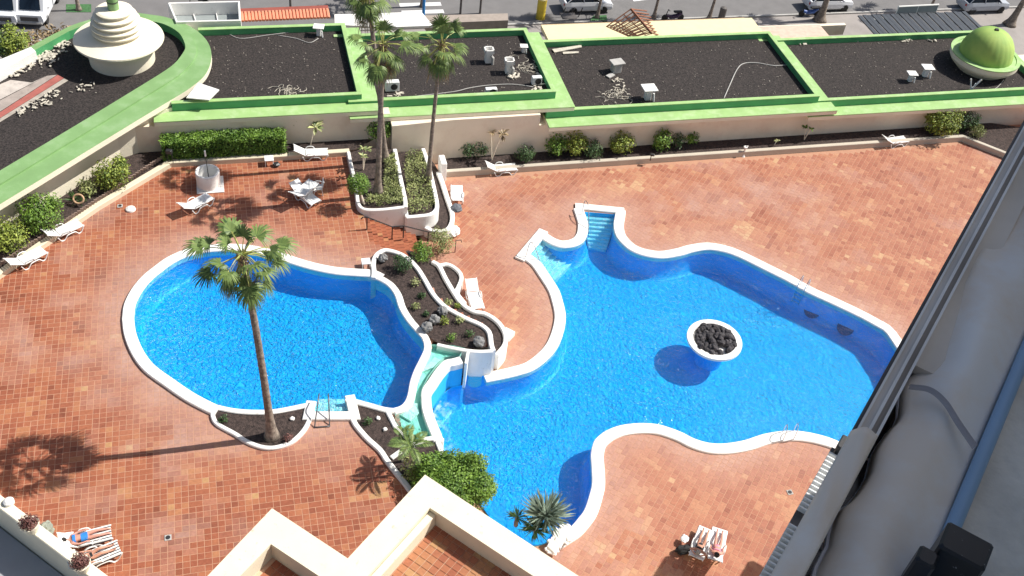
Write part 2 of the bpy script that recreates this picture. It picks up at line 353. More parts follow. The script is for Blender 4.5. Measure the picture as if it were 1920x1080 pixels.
# ------------------------------------------------------------------ ground, street
g = MB(); g.bb(-160, 220, 49.6, 260, -3.4, -3.02); tag(g.build('ground', pave), kind='structure')
g = MB(); g.bb(-160, 220, 70.1, 84, -3.2, -3.0); tag(g.build('road', asphalt), kind='structure')
g = MB(); g.bb(-160, 220, 70.0 - .18, 70.0, -3.2, -2.9); g.bb(-160, 220, 84, 84.18, -3.2, -2.9); tag(g.build('kerb', concrete), kind='structure')
g = MB()
for x in range(-20, 80, 1): pass
g.bb(28, 62, 77.6, 77.72, -3.0, -2.992); g.bb(66, 110, 77.6, 77.72, -3.0, -2.992)
for k in range(6): g.bb(12.8, 15.6 + .5, 70.9 + k * 1.15, 71.45 + k * 1.15, -3.0, -2.992)
a = W(30.6, 73.6); 
def quadxb(m, pts, z0, z1): m.prism([W(x, y) for x, y in pts], z0, z1)
g.bb(30.2, 32.2, 73.3, 73.5, -3.0, -2.992); quadxb(g, [(32.1, 72.95), (34.8, 73.4), (32.1, 73.85)], -3.0, -2.992)
tag(g.build('road_marking', paint), kind='structure')
g = MB(); g.bb(12.9, 15.9, 70.25, 70.85, -3.02, -2.99); tag(g.build('red_kerb_patch', mat('red_paint', (.5, .16, .13))), kind='structure')
# gully/lower ground around our own plot, below the decks
g = MB(); g.prism([(-60, -30), (90, -30), (90, 100), W(-60, 49.6), (-60, -30)][:4], -3.4, -1.9); tag(g.build('lower_ground', mat('grey_screed', (.36, .37, .39), .85, .06, .6, .2, 10)), kind='structure')
# ------------------------------------------------------------------ right deck (z = 0)
rk = [W(4, 49.7), W(46.6, 49.7), P(1990, 345, 0), P(2100, 700, 0), P(1900, 1500, 0), P(700, 1500, 0), P(700, 1000, 0), W(4, 40)]
RD = [W(4.5, 49.7), W(60, 49.7), W(60, 8), P(1250, 1420, 0), P(600, 1420, 0), P(560, 900, 0), W(4.5, 40)]
dk = sheet('right_deck', RD, [POOL_R], 0., mat('grout_right', (.44, .235, .15), .9, .06, 2)); tag(dk, kind='structure')
# ------------------------------------------------------------------ left deck (z = LD)
STX = 5.9
T1_east = [(704, 488), (711, 474), (722, 467), (735, 469), (752, 476), (768, 488), (782, 503), (795, 522), (812, 547), (830, 568), (850, 581), (875, 594), (902, 606), (916, 621), (920, 645), (924, 657)]
LDpoly = [P(-500, 830, LD), P(0, 513, LD), P(322, 305, LD), P(660, 286, LD), W(STX, 44.5), W(STX, 41.0)]
_t = [P(x, y, LD) for x, y in [(740, 474), (768, 488), (795, 522), (830, 568), (875, 594), (905, 610), (918, 650), (850, 650), (812, 640), (800, 660), (780, 705), (764, 750), (742, 775), (750, 800), (778, 832), (812, 828), (829, 859), (850, 905), (840, 1000), (640, 1300)]]
LDpoly += _t + [P(120, 1300, LD), P(190, 1085, LD), P(60, 985, LD), P(-10, 925, LD), P(-200, 770, LD)]
LDpoly = LDpoly[1:]
dl = sheet('left_deck', LDpoly, [POOL_L], LD, mat('grout_left', (.46, .25, .158), .9, .06, 2)); tag(dl, kind='structure')
def fbm(p, s): return np.array([noise.fractal((q[0] * s, q[1] * s, .3), .8, 2., 3) for q in p])
CAMF = np.array([fw.x, fw.y, fw.z])
def pxof(p):   # where a world point shows, only used to sort tiles by their size in view
    q = np.asarray(p, float) - np.array([0, 0, CAMH]); c = q @ np.array([[_R[i], _F[i], _U[i]] for i in range(3)]).T
    return 960 + FPX * c[:, 0] / c[:, 2], 540 + FPX * c[:, 1] / c[:, 2], c[:, 2]
def mk_rest(parent, vs, rest, tint, wear, matname):
    nr = len(rest); base = np.arange(nr)[:, None, None] * 8
    F = np.array([[4, 5, 6, 7], [0, 1, 5, 4], [1, 2, 6, 5], [2, 3, 7, 6], [3, 0, 4, 7]])[None] + base; F = F.reshape(-1, 4)
    me = bpy.data.meshes.new('tiles'); me.vertices.add(nr * 8); me.vertices.foreach_set('co', vs.reshape(-1))
    me.loops.add(len(F) * 4); me.loops.foreach_set('vertex_index', F.reshape(-1)); me.polygons.add(len(F)); me.polygons.foreach_set('loop_start', np.arange(len(F)) * 4)
    me.update(calc_edges=True); me.shade_flat(); me.materials.append(MT[matname])
    for nm, ar in (('tint', tint), ('wear', wear)):
        at = me.attributes.new(nm, 'FLOAT', 'FACE'); at.data.foreach_set('value', np.repeat(ar[rest], 5).astype(np.float32))
    o = bpy.data.objects.new('tiles', me); COL.objects.link(o); o.parent = parent; o['kind'] = 'stuff'
def tiles(parent, ang, size, z, inside, obst, corner_obst, matname, seed, wearpolys, bias=0., pair=.08, visible=None, bounds=None, gap=.022, bond=False):
    rs = np.random.default_rng(seed); ca, sa = math.cos(ang), math.sin(ang); q = np.array([(p[0], p[1]) for p in inside])
    uv = np.c_[q[:, 0] * ca + q[:, 1] * sa, -q[:, 0] * sa + q[:, 1] * ca]; u0, v0 = uv.min(0); u1, v1 = uv.max(0)
    nu, nv = int((u1 - u0) / size) + 1, int((v1 - v0) / size) + 1
    I, J = np.meshgrid(np.arange(nu), np.arange(nv), indexing='ij'); I = I.ravel(); J = J.ravel()
    offs = rs.random(nv) * size if bond else np.zeros(nv)
    U = u0 + (I + .5) * size + offs[J]; V = v0 + (J + .5) * size
    cx = U * ca - V * sa; cy = U * sa + V * ca; c2 = np.c_[cx, cy]
    ok = inpoly(c2, inside)
    for b in obst: ok &= ~inpoly(c2, b)
    if visible is not None:
        X, Y, D = pxof(np.c_[c2, np.full(len(c2), z)]); ok &= (X > -250) & (X < 2000) & (Y > -50) & (Y < 1230)
    h = size / 2
    for du, dv in ((-h, -h), (h, -h), (h, h), (-h, h)):
        cc = np.c_[cx + du * ca - dv * sa, cy + du * sa + dv * ca]
        for b in corner_obst: ok &= ~inpoly(cc, b)
    I, J, U, V, c2 = I[ok], J[ok], U[ok], V[ok], c2[ok]; n = len(U)
    # a few double tiles and a slight misalignment per course
    hw = np.full(n, h - gap / 2); key = {(i, j): k for k, (i, j) in enumerate(zip(I, J))}; drop = np.zeros(n, bool); dbl = np.zeros(n, bool)
    for k in np.nonzero(rs.random(n) < pair)[0]:
        o = key.get((I[k] + 1, J[k]))
        if o is not None and not drop[o] and not drop[k] and not dbl[k] and not dbl[o]: dbl[k] = True; drop[o] = True
    U = U + np.where(dbl, h, 0); hw = np.where(dbl, size - gap / 2, hw)
    keep = ~drop; U, V, hw, c2, dbl = U[keep], V[keep], hw[keep], c2[keep], dbl[keep]; n = len(U)
    lo = fbm(c2, .35); mid = fbm(c2, 1.3)
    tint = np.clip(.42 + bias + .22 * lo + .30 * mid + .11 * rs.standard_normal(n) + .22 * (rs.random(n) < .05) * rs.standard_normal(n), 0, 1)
    gu, gv = np.floor((U - u0) / size), np.floor((V - v0) / size)
    for k in range(int(n / 55)):
        ru, rv = rs.integers(0, nu), rs.integers(0, nv); a_, b_ = rs.integers(1, 8), rs.integers(1, 5)
        mk = (gu >= ru) & (gu < ru + a_) & (gv >= rv) & (gv < rv + b_); tint = np.where(mk, np.clip(tint + rs.normal(.04, .24), 0, 1), tint)
    wear = np.zeros(n)
    for wp, wd, am in wearpolys: wear = np.maximum(wear, am * np.exp(-(distpoly(c2, wp) / wd) ** 2))
    zz = z + .004 + .003 * rs.random(n); dd = rs.random((n, 2)) * .006 - .003
    hh = h - gap / 2
    if wearpolys: wear = np.maximum(wear, np.clip(.9 * (fbm(c2, .16) * .7 + fbm(c2, .6) * .5 - .05), 0, .6))
    X, Y, D = pxof(np.c_[c2, zz]); inv = (X > -5) & (X < 1925) & (Y > -5) & (Y < 1085)
    order = np.argsort(np.where(inv & ~dbl, D, 1e9)); near = set(order[:300].tolist())
    rest = np.array([k for k in range(n) if k not in near], dtype=int)
    def verts(k):
        b = .006; out = []
        for (e, zt) in ((0, -.004), (b, 0)):
            for su, sv_ in ((-1, -1), (1, -1), (1, 1), (-1, 1)):
                uu = U[k] + dd[k, 0] + su * (hw[k] - e); vv = V[k] + dd[k, 1] + sv_ * (hh - e)
                out.append(np.c_[uu * ca - vv * sa, uu * sa + vv * ca, zz[k] + zt])
        return np.stack(out, 1)
    if len(rest): mk_rest(parent, verts(rest), rest, tint, wear, matname)
    var = {}
    for k in order[:300]:
        if D[k] > 1e8: continue
        kk = (int(tint[k] * 11.99), int(wear[k] * 3.99))
        if kk not in var:
            m = MB(); a = hh
            m.add([(-a, -a, -.004), (a, -a, -.004), (a, a, -.004), (-a, a, -.004), (-a + .006, -a + .006, 0), (a - .006, -a + .006, 0), (a - .006, a - .006, 0), (-a + .006, a - .006, 0)], [(4, 5, 6, 7), (0, 1, 5, 4), (1, 2, 6, 5), (2, 3, 7, 6), (3, 0, 4, 7)], (kk[0] + .5) / 12)
            me = bpy.data.meshes.new('tile'); me.from_pydata(m.v, [], m.f); me.materials.append(MT[matname])
            at = me.attributes.new('tint', 'FLOAT', 'FACE'); at.data.foreach_set('value', m.t)
            at = me.attributes.new('wear', 'FLOAT', 'FACE'); at.data.foreach_set('value', [kk[1] / 4.] * 5); var[kk] = me
        t = bpy.data.objects.new('tile', var[kk]); COL.objects.link(t); t.parent = parent
        uu, vv = U[k] + dd[k, 0], V[k] + dd[k, 1]; t.location = (uu * ca - vv * sa, uu * sa + vv * ca, zz[k]); t.rotation_euler = (0, 0, ang)
    return n
bedsL = [PP(T1_soil, LD), PP(PALMBED, LD), PP(BRBED, LD)]
P1_out = [(653, 284), (662, 325), (668, 361), (673, 383), (684, 392), (718, 392), (760, 388), (751, 335), (740, 280)]
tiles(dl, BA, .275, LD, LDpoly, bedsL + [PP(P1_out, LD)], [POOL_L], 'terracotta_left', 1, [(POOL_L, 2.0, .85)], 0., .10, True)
T_low = PP([(700, 470), (880, 500), (905, 560), (945, 610), (950, 700), (900, 720), (880, 715), (700, 900)], 0)
def hide_under(poly): return poly
RDin = [W(9.35, 47.5), W(46.6, 47.5), P(1905, 297, 0), P(1960, 330, 0), P(1960, 700, 0), P(1960, 1500, 0), P(960, 1500, 0), P(700, 1000, 0), W(9.35, 38)]
T3o = [(830, 500), (842, 497), (855, 503), (864, 516), (862, 532), (857, 548), (866, 556), (880, 570), (905, 585), (925, 597), (940, 612), (949, 632), (945, 662), (938, 692), (905, 715), (870, 715), (760, 560), (780, 480)]
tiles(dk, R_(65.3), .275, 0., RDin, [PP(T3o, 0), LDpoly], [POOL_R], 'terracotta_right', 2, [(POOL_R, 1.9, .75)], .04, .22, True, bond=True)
# ------------------------------------------------------------------ pools
def pool(name, poly, ztop, zfloor, zwater):
    m = MB(); n = len(poly)
    a = sum(poly[i][0] * poly[(i + 1) % n][1] - poly[(i + 1) % n][0] * poly[i][1] for i in range(n)); q = poly if a > 0 else poly[::-1]
    def ins(d):
        out = []
        for i in range(n):
            t1 = (Vector(q[i][:2]) - Vector(q[i - 1][:2])); t2 = (Vector(q[(i + 1) % n][:2]) - Vector(q[i][:2])); t1.normalize(); t2.normalize(); tt = (t1 + t2).normalized()
            out.append((q[i][0] - tt.y * d, q[i][1] + tt.x * d))
        return out
    D_ = ztop - zfloor; lv = [(0, ztop), (0, ztop - .45 * D_), (.03, ztop - .62 * D_), (.07, ztop - .78 * D_), (.15, ztop - .90 * D_), (.25, ztop - .97 * D_), (.36, zfloor + .004)]
    rows = [[(p[0], p[1], z) for p in ins(d)] for d, z in lv]
    m.add([p for r in rows for p in r], [(k * n + i, k * n + (i + 1) % n, (k + 1) * n + (i + 1) % n, (k + 1) * n + i) for k in range(len(lv) - 1) for i in range(n)])
    o = m.build(name + '_wall', poolp, fix=False, smooth_=True); tag(o, kind='structure')
    f = sheet(name + '_floor', q, [], zfloor, poolp); tag(f, kind='structure')
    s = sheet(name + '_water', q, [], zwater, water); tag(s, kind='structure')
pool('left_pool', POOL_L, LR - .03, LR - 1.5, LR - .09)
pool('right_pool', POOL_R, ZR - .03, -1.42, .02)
def rim(name, px, z, wd, z0, label=None, closed=False, n=5, off=0., mt=None, plane=None, sm=True):
    p = PP(px, z if plane is None else plane)
    if sm: p = smooth(p, closed, n)
    m = MB().ribbon(p, z0, z, wd, closed, .035, off); o = m.build(name, mt or white)
    return o
rr = thing('pool_coping', 'thick white curving coping around the kidney shaped upper left pool', 'pool coping', None, P(249, 590, LD))
def rimpart(par, *a, **k):
    o = rim('coping_piece', *a, **k); o.parent = par; o.matrix_parent_inverse = Matrix.Translation(-par.location); return o
rimpart(rr, [(712, 524), (695, 517), (667, 515), (630, 512), (592, 505), (555, 495), (517, 482), (485, 474), (462, 470), (430, 468), (390, 470), (355, 477), (325, 490), (300, 508), (281, 524), (264, 545), (252, 569), (249, 590), (249, 600), (253, 625), (266, 656), (287, 684), (325, 712), (362, 737), (400, 757), (412, 761)], LR, .54, LD - .2, off=.215)
rimpart(rr, [(395, 757), (437, 766), (475, 769), (512, 768), (542, 763), (566, 758), (588, 754)], LR - .01, .26, LD - .2, off=.08)
rimpart(rr, [(591, 752), (587, 772), (655, 772), (648, 742)], LR + .005, .46, LD - .2, off=.18, sm=False)
rimpart(rr, [(650, 744), (664, 748), (686, 754), (707, 760), (725, 764.5), (742, 766)], LR, .28, LD - .2, off=.09)
rimpart(rr, [(738, 766), (751, 762), (760, 754), (766, 740), (771, 714), (779, 692), (789, 672), (797, 652), (793, 634), (782, 621), (764, 600), (750, 577), (742, 553), (729, 535), (712, 524), (700, 519)], LR + .01, .36, LD - .6, off=.12)
r2 = thing('pool_coping', 'broad white coping around the large lower right pool', 'pool coping', None, P(1242, 482, 0))
A_ = [(1157, 401), (1093, 396)]
rimpart(r2, [(1079, 389), (1171, 398)], ZR + .006, .52, -.2, off=-.2, sm=False)
rimpart(r2, [(1092, 390), (1097, 405), (1101, 420), (1099, 440), (1089, 454), (1072, 461), (1052, 462), (1033, 456), (1016, 446)], ZR, .60, -.2, off=.245)
rimpart(r2, [(1026, 434), (981, 488)], ZR + .006, .58, -.2, off=.23, sm=False)
rimpart(r2, [(988, 470)] + bPR_b, ZR, .60, -.2, off=.245)
rimpart(r2, [(1035, 1012)] + [p for p in bPR_c if p[0] > 1050][0:-4], ZR, .60, -.2, off=.245)
rimpart(r2, [(1690, 662)] + bPR_d + [(1647, 611)], ZR, .60, -.2, off=.245, sm=False)
rimpart(r2, [(1657, 617)] + bPR_e + [(1156, 392)], ZR + .004, .60, -.2, off=.245)
# weir: broad white lip over which the channel spills into the right pool
wm = [(865, 674), (850, 678), (838, 681), (824, 696), (811, 715), (800, 732), (799, 748), (801, 768), (808, 790), (817, 812), (822, 826)]
r3 = thing('weir_wall', 'wide white curved weir spilling from the turquoise channel into the right pool', 'weir', None, P(811, 748, 0))
o = rim('lip', wm, LR + .02, .46, LR - .35); o.parent = r3; o.matrix_parent_inverse = Matrix.Translation(-r3.location)
o = MB().ribbon(smooth(PP(wm, LR), n=5), -1.4, LR - .33, .42).build('wall_face', poolp); o.parent = r3; o.matrix_parent_inverse = Matrix.Translation(-r3.location)
# thin spill of white water on the lip's pool side
m = MB(); q = smooth(PP([(829, 706), (818, 725), (811, 748), (812, 768), (818, 788), (827, 807)], LR), n=6); nq = len(q)
cc = sum((Vector(p) for p in wo_w), Vector()) / len(wo_w)
fm = bpy.data.materials.new('foam_film'); fm.use_nodes = True; _N = fm.node_tree.nodes; _L = fm.node_tree.links; _N.clear()
_o = _N.new('ShaderNodeOutputMaterial'); _m = _N.new('ShaderNodeMixShader'); _t = _N.new('ShaderNodeBsdfTransparent'); _d2 = _N.new('ShaderNodeBsdfDiffuse'); _d2.inputs[0].default_value = (.75, .83, .9, 1)
_n = _N.new('ShaderNodeTexNoise'); _n.inputs['Scale'].default_value = 3; _n.inputs['Detail'].default_value = 6; _g = _N.new('ShaderNodeNewGeometry'); _L.new(_g.outputs['Position'], _n.inputs['Vector'])
_at = _N.new('ShaderNodeAttribute'); _at.attribute_name = 'tint'; _r = _N.new('ShaderNodeMapRange'); _r.inputs[1].default_value = .42; _r.inputs[2].default_value = .8; _r.inputs[4].default_value = .75; _L.new(_n.outputs['Fac'], _r.inputs[0])
_mm = _N.new('ShaderNodeMath'); _mm.operation = 'MULTIPLY'; _L.new(_r.outputs[0], _mm.inputs[0]); _L.new(_at.outputs['Fac'], _mm.inputs[1])
_L.new(_mm.outputs[0], _m.inputs[0]); _L.new(_t.outputs[0], _m.inputs[1]); _L.new(_d2.outputs[0], _m.inputs[2]); _L.new(_m.outputs[0], _o.inputs[0])
nr_ = 8
nrm = []
for i in range(nq):
    t = (q[min(i + 1, nq - 1)] - q[max(i - 1, 0)]).normalized(); nn = Vector((-t.y, t.x, 0)); nrm.append(nn)
for j in range(nr_):
    for i in range(nq - 1):
        def pt(i, j): p = q[i] + nrm[i] * (.02 + .11 * j); return (p.x, p.y, .03 + .006 * (j % 2))
        m.add([pt(i, j), pt(i + 1, j), pt(i + 1, j + 1), pt(i, j + 1)], [(0, 1, 2, 3)], 1 - j / nr_)
tag(m.build('spilled_foam', fm), 'patch of white foam drifting below the curved weir in the right pool', 'foam', kind='stuff')
# channel
ch_l = [(806, 648), (801, 672), (791, 695), (782, 716), (776, 735), (770, 748), (758, 764), (741, 779), (741, 792), (752, 806), (776, 832), (795, 826), (808, 822)]
ch_r = [(806, 818), (797, 788), (791, 768), (788, 748), (791, 730), (803, 707), (818, 687), (833, 672), (862, 668), (872, 655), (850, 650)]
chp = PP(ch_l + ch_r, LR - .1)
tag(sheet('channel_floor', chp, [], LR - .28, turq), kind='structure')
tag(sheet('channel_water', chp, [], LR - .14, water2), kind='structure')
m = MB(); n = len(chp); m.add([(p[0], p[1], LR + .0) for p in chp] + [(p[0], p[1], LR - .3) for p in chp], [(i, (i + 1) % n, n + (i + 1) % n, n + i) for i in range(n)]); tag(m.build('channel_wall', turq), kind='structure')
m = MB(); m.prism(PP([(786, 700), (812, 690), (826, 676), (815, 670), (806, 680)], LR - .2), LR - .27, LR - .16); m.prism(PP([(745, 775), (770, 757), (783, 757), (786, 775), (770, 790)], LR - .2), LR - .27, LR - .17)
tag(m.build('channel_ledge', mat('pale_turquoise', (.58, .80, .74))), kind='structure')
# pool steps
def steps(rows, z0, dz, zf, label):
    t = thing('pool_steps', label, 'pool steps', None, P(*rows[0][0], 0))
    for k in range(len(rows) - 1):
        z = z0 - dz * k; (a, b), (c, d) = rows[k], rows[k + 1]
        q = [P(*a, z), P(*b, z), P(*d, z), P(*c, z)]
        m = MB().prism(q, zf, z); put(m, 'step', stepp, t)
def rowsof(L0, L1, R0, R1, n): return [((L0[0] + (L1[0] - L0[0]) * k / n, L0[1] + (L1[1] - L0[1]) * k / n), (R0[0] + (R1[0] - R0[0]) * k / n, R0[1] + (R1[1] - R0[1]) * k / n)) for k in range(n + 1)]
steps(rowsof((1093, 402), (1104, 464), (1157, 406), (1136, 469), 8), -.2, .15, -1.42, 'eight pale blue steps below the square notch at the top of the right pool')
steps(rowsof((992, 478), (1040, 527), (1018, 450), (1085, 480), 7), -.2, .16, -1.42, 'fan of pale steps in the slanting corner left of the right pool')
steps(rowsof((588, 771), (598, 748), (655, 770), (644, 748), 3), LR - .25, .25, LR - 1.5, 'short steps in the notch at the bottom of the left pool')
# drains on the floor of the right pool
for px, py, lb in ((1525, 580, 'dark oval grate on the right pool floor nearer the ladder'), (1587, 612, 'dark oval grate on the right pool floor nearer the building')):
    _t = (P(1440, 507, 0) - P(1657, 617, 0)).normalized(); _n = Vector((-_t.y, _t.x, 0)); _n = _n if _n.dot(P(1340, 640, 0) - P(1525, 560, 0)) > 0 else -_n
    m = MB(); c = P(px, py, -.98) + _n * .10; m.lathe([(.3, -.15), (.46, 0), (.46, .012), (.01, .014)], c, 24, (_n * .8 + Vector((0, 0, 1))).to_track_quat('Z', 'Y').to_matrix())
    tag(m.build('drain_grate', mat('grate_blue', (.01, .12, .22))), lb, 'drain grate')
# round planter island
c = P(1340, 636, .26); isl = thing('planter_island', 'round white planter filled with black lava rocks standing in the right pool', 'planter', None, (c.x, c.y, -1.4))
put(MB().lathe([(1.15, -.12), (1.34, .02), (1.44, .14), (1.43, .26), (1.12, .28), (1.10, .1), (.4, .1), (.01, .1)], (c.x, c.y, 0), 56), 'bowl', white, isl)
put(MB().lathe([(.7, -1.41), (.7, -.5), (1.14, -.13)], (c.x, c.y, 0), 40), 'pedestal', poolp, isl)
def rockmesh(nm, r, mt, seed, sq=.8, sub=2):
    bm = bmesh.new(); bmesh.ops.create_icosphere(bm, subdivisions=sub, radius=r)
    for v in bm.verts: v.co *= 1 + .35 * noise.noise(v.co * (2.2 / r) + Vector((seed * 3.1, 0, 0))); v.co.z *= sq
    me = bpy.data.meshes.new(nm); bm.to_mesh(me); bm.free(); me.materials.append(mt); return me
rms = [rockmesh('lava_rock', .19, rock, s) for s in range(5)]
for k in range(95):
    rr_ = 1.02 * math.sqrt(random.random()); th = random.random() * 6.283
    o = bpy.data.objects.new('rock', rms[k % 5]); COL.objects.link(o); o.parent = isl
    o.location = (rr_ * math.cos(th), rr_ * math.sin(th), 1.4 + .18 + .16 * (1 - rr_) + random.random() * .08); o.scale = [random.uniform(.6, 1.15)] * 3; o.rotation_euler = (random.random() * 6, random.random() * 6, random.random() * 6)
# ------------------------------------------------------------------ beds and terraces
def bed(name, px, z, mt=soil): o = sheet(name, smooth(PP(px, z), True, 3), [], z, mt); return o
def walled(label, cat, walls, soils, loc, group=None):
    t = thing('planter_bed', label, cat, group, loc)
    for w_ in walls:
        px, z, wd, z0 = w_[:4]; off = w_[4] if len(w_) > 4 else 0.; sm = w_[5] if len(w_) > 5 else True
        p = PP(px, z); p = smooth(p, False, 5) if sm else p
        put(MB().ribbon(p, z0, z, wd, False, .035, off), 'planter_wall', white, t)
    for px, z in soils:
        o = sheet('soil', smooth(PP(px, z), True, 3), [], z, soil); o.parent = t; o.matrix_parent_inverse = Matrix.Translation(-t.location)
    return t
T1z = 1.75
walled('long wavy top terrace bed between the left pool and the stairs with boulders', 'planter bed',
    [([(700, 520), (701, 508), (700, 492), (706, 477), (720, 468), (737, 470), (755, 477), (771, 489), (785, 505), (798, 526), (812, 550), (830, 570), (850, 583), (875, 596), (902, 608), (917, 622), (921, 645), (925, 657)], T1z, .25, 0.)],
    [(T1_soil, T1z - .12)], P(740, 500, LD))
m = MB().ribbon(PP([(812, 640), (847, 652), (876, 655)], T1z), .2, T1z, .16)
tw = thing('retaining_wall', 'tall smooth white wall dropping from the terrace bed to the right pool', 'wall', None, P(890, 715, 0))
put(MB().ribbon(smooth(PP([(820, 645), (847, 651), (876, 656), (900, 658), (924, 657)], T1z), n=4), -1.4, T1z - .003, .2), 'wall_face', white, tw)
put(MB().prism(PP([(876, 656), (881, 657), (876, 682), (871, 681)], T1z), 0.0, T1z + .01), 'wall_end', white, tw)
walled('narrow middle terrace bed stepping down beside the wavy top bed', 'planter bed',
    [([(811, 489), (823, 497), (835, 520), (851, 547), (866, 568), (888, 582), (908, 586), (926, 596), (940, 610), (948, 628), (946, 646), (932, 664)], 1.1, .24, -.1)],
    [([(760, 470), (790, 478), (812, 490), (835, 522), (852, 550), (870, 570), (908, 588), (928, 600), (944, 620), (944, 645), (926, 662), (915, 640), (905, 608), (850, 582), (815, 555), (790, 510)], .95)], P(850, 560, 0))
walled('small rounded lowest terrace bed next to the plastic lounger', 'planter bed',
    [([(826, 496), (838, 494), (850, 499), (862, 510), (865, 522), (860, 536), (856, 546), (862, 556), (872, 568)], .55, .22, -.1)],
    [([(822, 500), (838, 496), (856, 505), (864, 520), (858, 540), (862, 556), (850, 556), (836, 530)], .42)], P(850, 520, 0))
walled('crescent shaped bed of dark soil around the foot of the big palm', 'planter bed',
    [([(407, 762), (400, 770), (399, 780), (408, 794), (440, 812), (460, 825), (478, 833), (498, 838), (520, 837), (545, 828), (562, 814), (573, 800), (580, 786), (587, 774)], LR - .016, .20, LD - .2)],
    [(PALMBED, LD + .06)], P(500, 800, LD))
walled('pointed bed of dark soil between the left pool and the turquoise channel', 'planter bed',
    [([(656, 770), (664, 790), (673, 803), (690, 822), (712, 842), (725, 861), (742, 883), (760, 905), (772, 922)], LR - .008, .24, LD - .2),
     ([(734, 857), (751, 845)], LR + .005, .22, LD - .2, 0, False), ([(727, 771), (741, 798), (776, 834)], LR - .004, .22, LD - .4, 0, False),
     ([(774, 834), (786, 828), (795, 823), (808, 821), (832, 825)], LR + .008, .24, LD - .6, 0, False), ([(820, 826), (834, 862), (846, 880)], LR - .012, .24, -.5, 0, False)],
    [(BRBED, LD + .06)], P(740, 850, LD))
bedP = [([(653, 284), (657, 303), (662, 325), (666, 345), (669, 363), (671, 378), (677, 388), (690, 392), (718, 391.5), (757, 387)], 1.85, .2, 0.2),
        ([(740, 279), (751, 335), (759, 372), (760, 388)], 1.86, .24, 0.2)]
p1 = walled('upper sloping planter bed holding the twin palm and the clipped ball shrub', 'planter bed', bedP, [([(655, 286), (664, 330), (672, 382), (685, 389), (720, 389), (757, 384), (750, 335), (740, 281)], 1.68)], P(705, 360, LD))
walled('middle planter bed of succulents between two white walls below the roof', 'planter bed',
    [([(793, 278), (802, 304), (811, 341), (819, 380), (817, 393), (806, 401), (785, 404), (762, 406)], 1.35, .24, 0.0), ([(763, 407), (760, 388)], 1.36, .2, 0.0, 0, False)],
    [([(742, 281), (752, 330), (762, 375), (765, 403), (800, 402), (816, 390), (810, 341), (793, 281)], 1.16)], P(790, 360, 0))
walled('narrow lowest planter bed ending in a rounded point at the stairs', 'planter bed',
    [([(822, 322), (828, 337), (838, 368), (848, 400), (845, 421), (834, 431), (812, 431), (798, 425)], .62, .26, -.1)],
    [([(800, 290), (812, 330), (822, 380), (816, 400), (803, 425), (832, 428), (844, 415), (836, 366), (823, 322)], .45)], P(835, 400, 0))
put(MB().bevbox(P(829, 318, .5) , (.35, .9, 1.5), BA, .03), 'end_post', white, p1)
# stairs between the decks
st = thing('terrace_stairs', 'terracotta stairs in two flights leading from the left deck down to the right deck', 'stairs', None, W(7.5, 41, 0))
sx = STX; zt = LD; nst = 10; yA, yB = 38.6, 43.7
risers = [STX + .28 * k for k in range(6)] + [7.85 + .28 * k for k in range(5)]
tint_t = MT['terracotta_left']
edges = risers + [9.3]
for k in range(len(risers) - 1):
    z = LD - .15 * (k + 1)
    m = MB(); x0, x1 = edges[k], edges[k + 1]; m.bb(x0 - .001 * k, x1, yA, yB, -.1, z - .02)
    y = yA
    o = put(m, 'step', mat('grout_left', (.5, .3, .2)), st)
    m = MB()
    while y < yB - .05:
        m.bb(x0 + .005, x1 - .005, y + .01, min(y + .27, yB) - .01, z - .02, z); y += .275
    m.t = [min(1, max(0, random.gauss(.45, .12))) for _ in m.t]; put(m, 'tread', tint_t, st)
# handrail on the stairs
hr = thing('stair_handrail', 'thin dark metal handrail running down the middle of the terracotta stairs', 'handrail', None, P(735, 448, 1.0))
hp = [P(688, 430, LD), P(735, 448, .75), P(756, 446, .75), P(802, 457, 0), P(853, 473, 0)]
ht = .85
for p in hp[:4]: put(MB().tube([p, p + Vector((0, 0, ht))], .036), 'post', darkm, hr)
put(MB().tube([hp[0] + Vector((-.3, -.1, ht - .12)), hp[0] + Vector((-.2, -.05, ht))] + [p + Vector((0, 0, ht)) for p in hp[:4]] + [hp[3] + Vector((.4, .1, ht))], .034), 'rail', darkm, hr)
h2 = thing('stair_handrail', 'short dark hooked rail end beside the shrub at the foot of the stairs', 'handrail', None, hp[4])
put(MB().tube([hp[4], hp[4] + Vector((0, 0, .85)), hp[4] + Vector((.28, .08, .87)), hp[4] + Vector((.30, .08, .72))], .026), 'rail', darkm, h2)
# kerbs and border beds
kb = thing('border_kerb', 'low beige kerb along the planted border below the green roofed buildings on the right', 'kerb', None, W(20, 47.6, 0))
kx0, ky = Bc(838, 322, .4)
put(MB().ribbon([W(kx0, ky + .12), W(46.5, ky + .12), P(1912, 296, .4)], -.1, .4, .28), 'kerb_stone', mat('kerb_beige', (.50, .45, .37), .8, .06, 1), kb)
o = sheet('border_soil', [W(kx0, ky), W(46.5, ky), P(1925, 301, .3), P(1990, 250, .3), W(49, 49.5), W(kx0, 49.5)], [], .3, soil); tag(o, kind='structure')
k2 = thing('border_kerb', 'low cream kerb along the left wall border and the hedge by the upper deck', 'kerb', None, P(300, 320, LD))
kl = PP([(-60, 548), (0, 508), (180, 384), (318, 300)], LD + .3)
put(MB().ribbon(kl[:-1] + [P(318, 302, LD + .3)] + PP([(400, 297), (520, 290), (655, 281)], LD + .3), LD - .1, LD + .3, .34), 'kerb_stone', mat('kerb_cream', (.66, .59, .44), .8, .05, 1), k2)
o = sheet('border_soil', PP([(-60, 548), (0, 508), (180, 384), (318, 302), (520, 290), (665, 281), (700, 262), (700, 240), (250, 270), (200, 240), (-100, 440)], LD + .2), [], LD + .2, soil); tag(o, kind='structure')
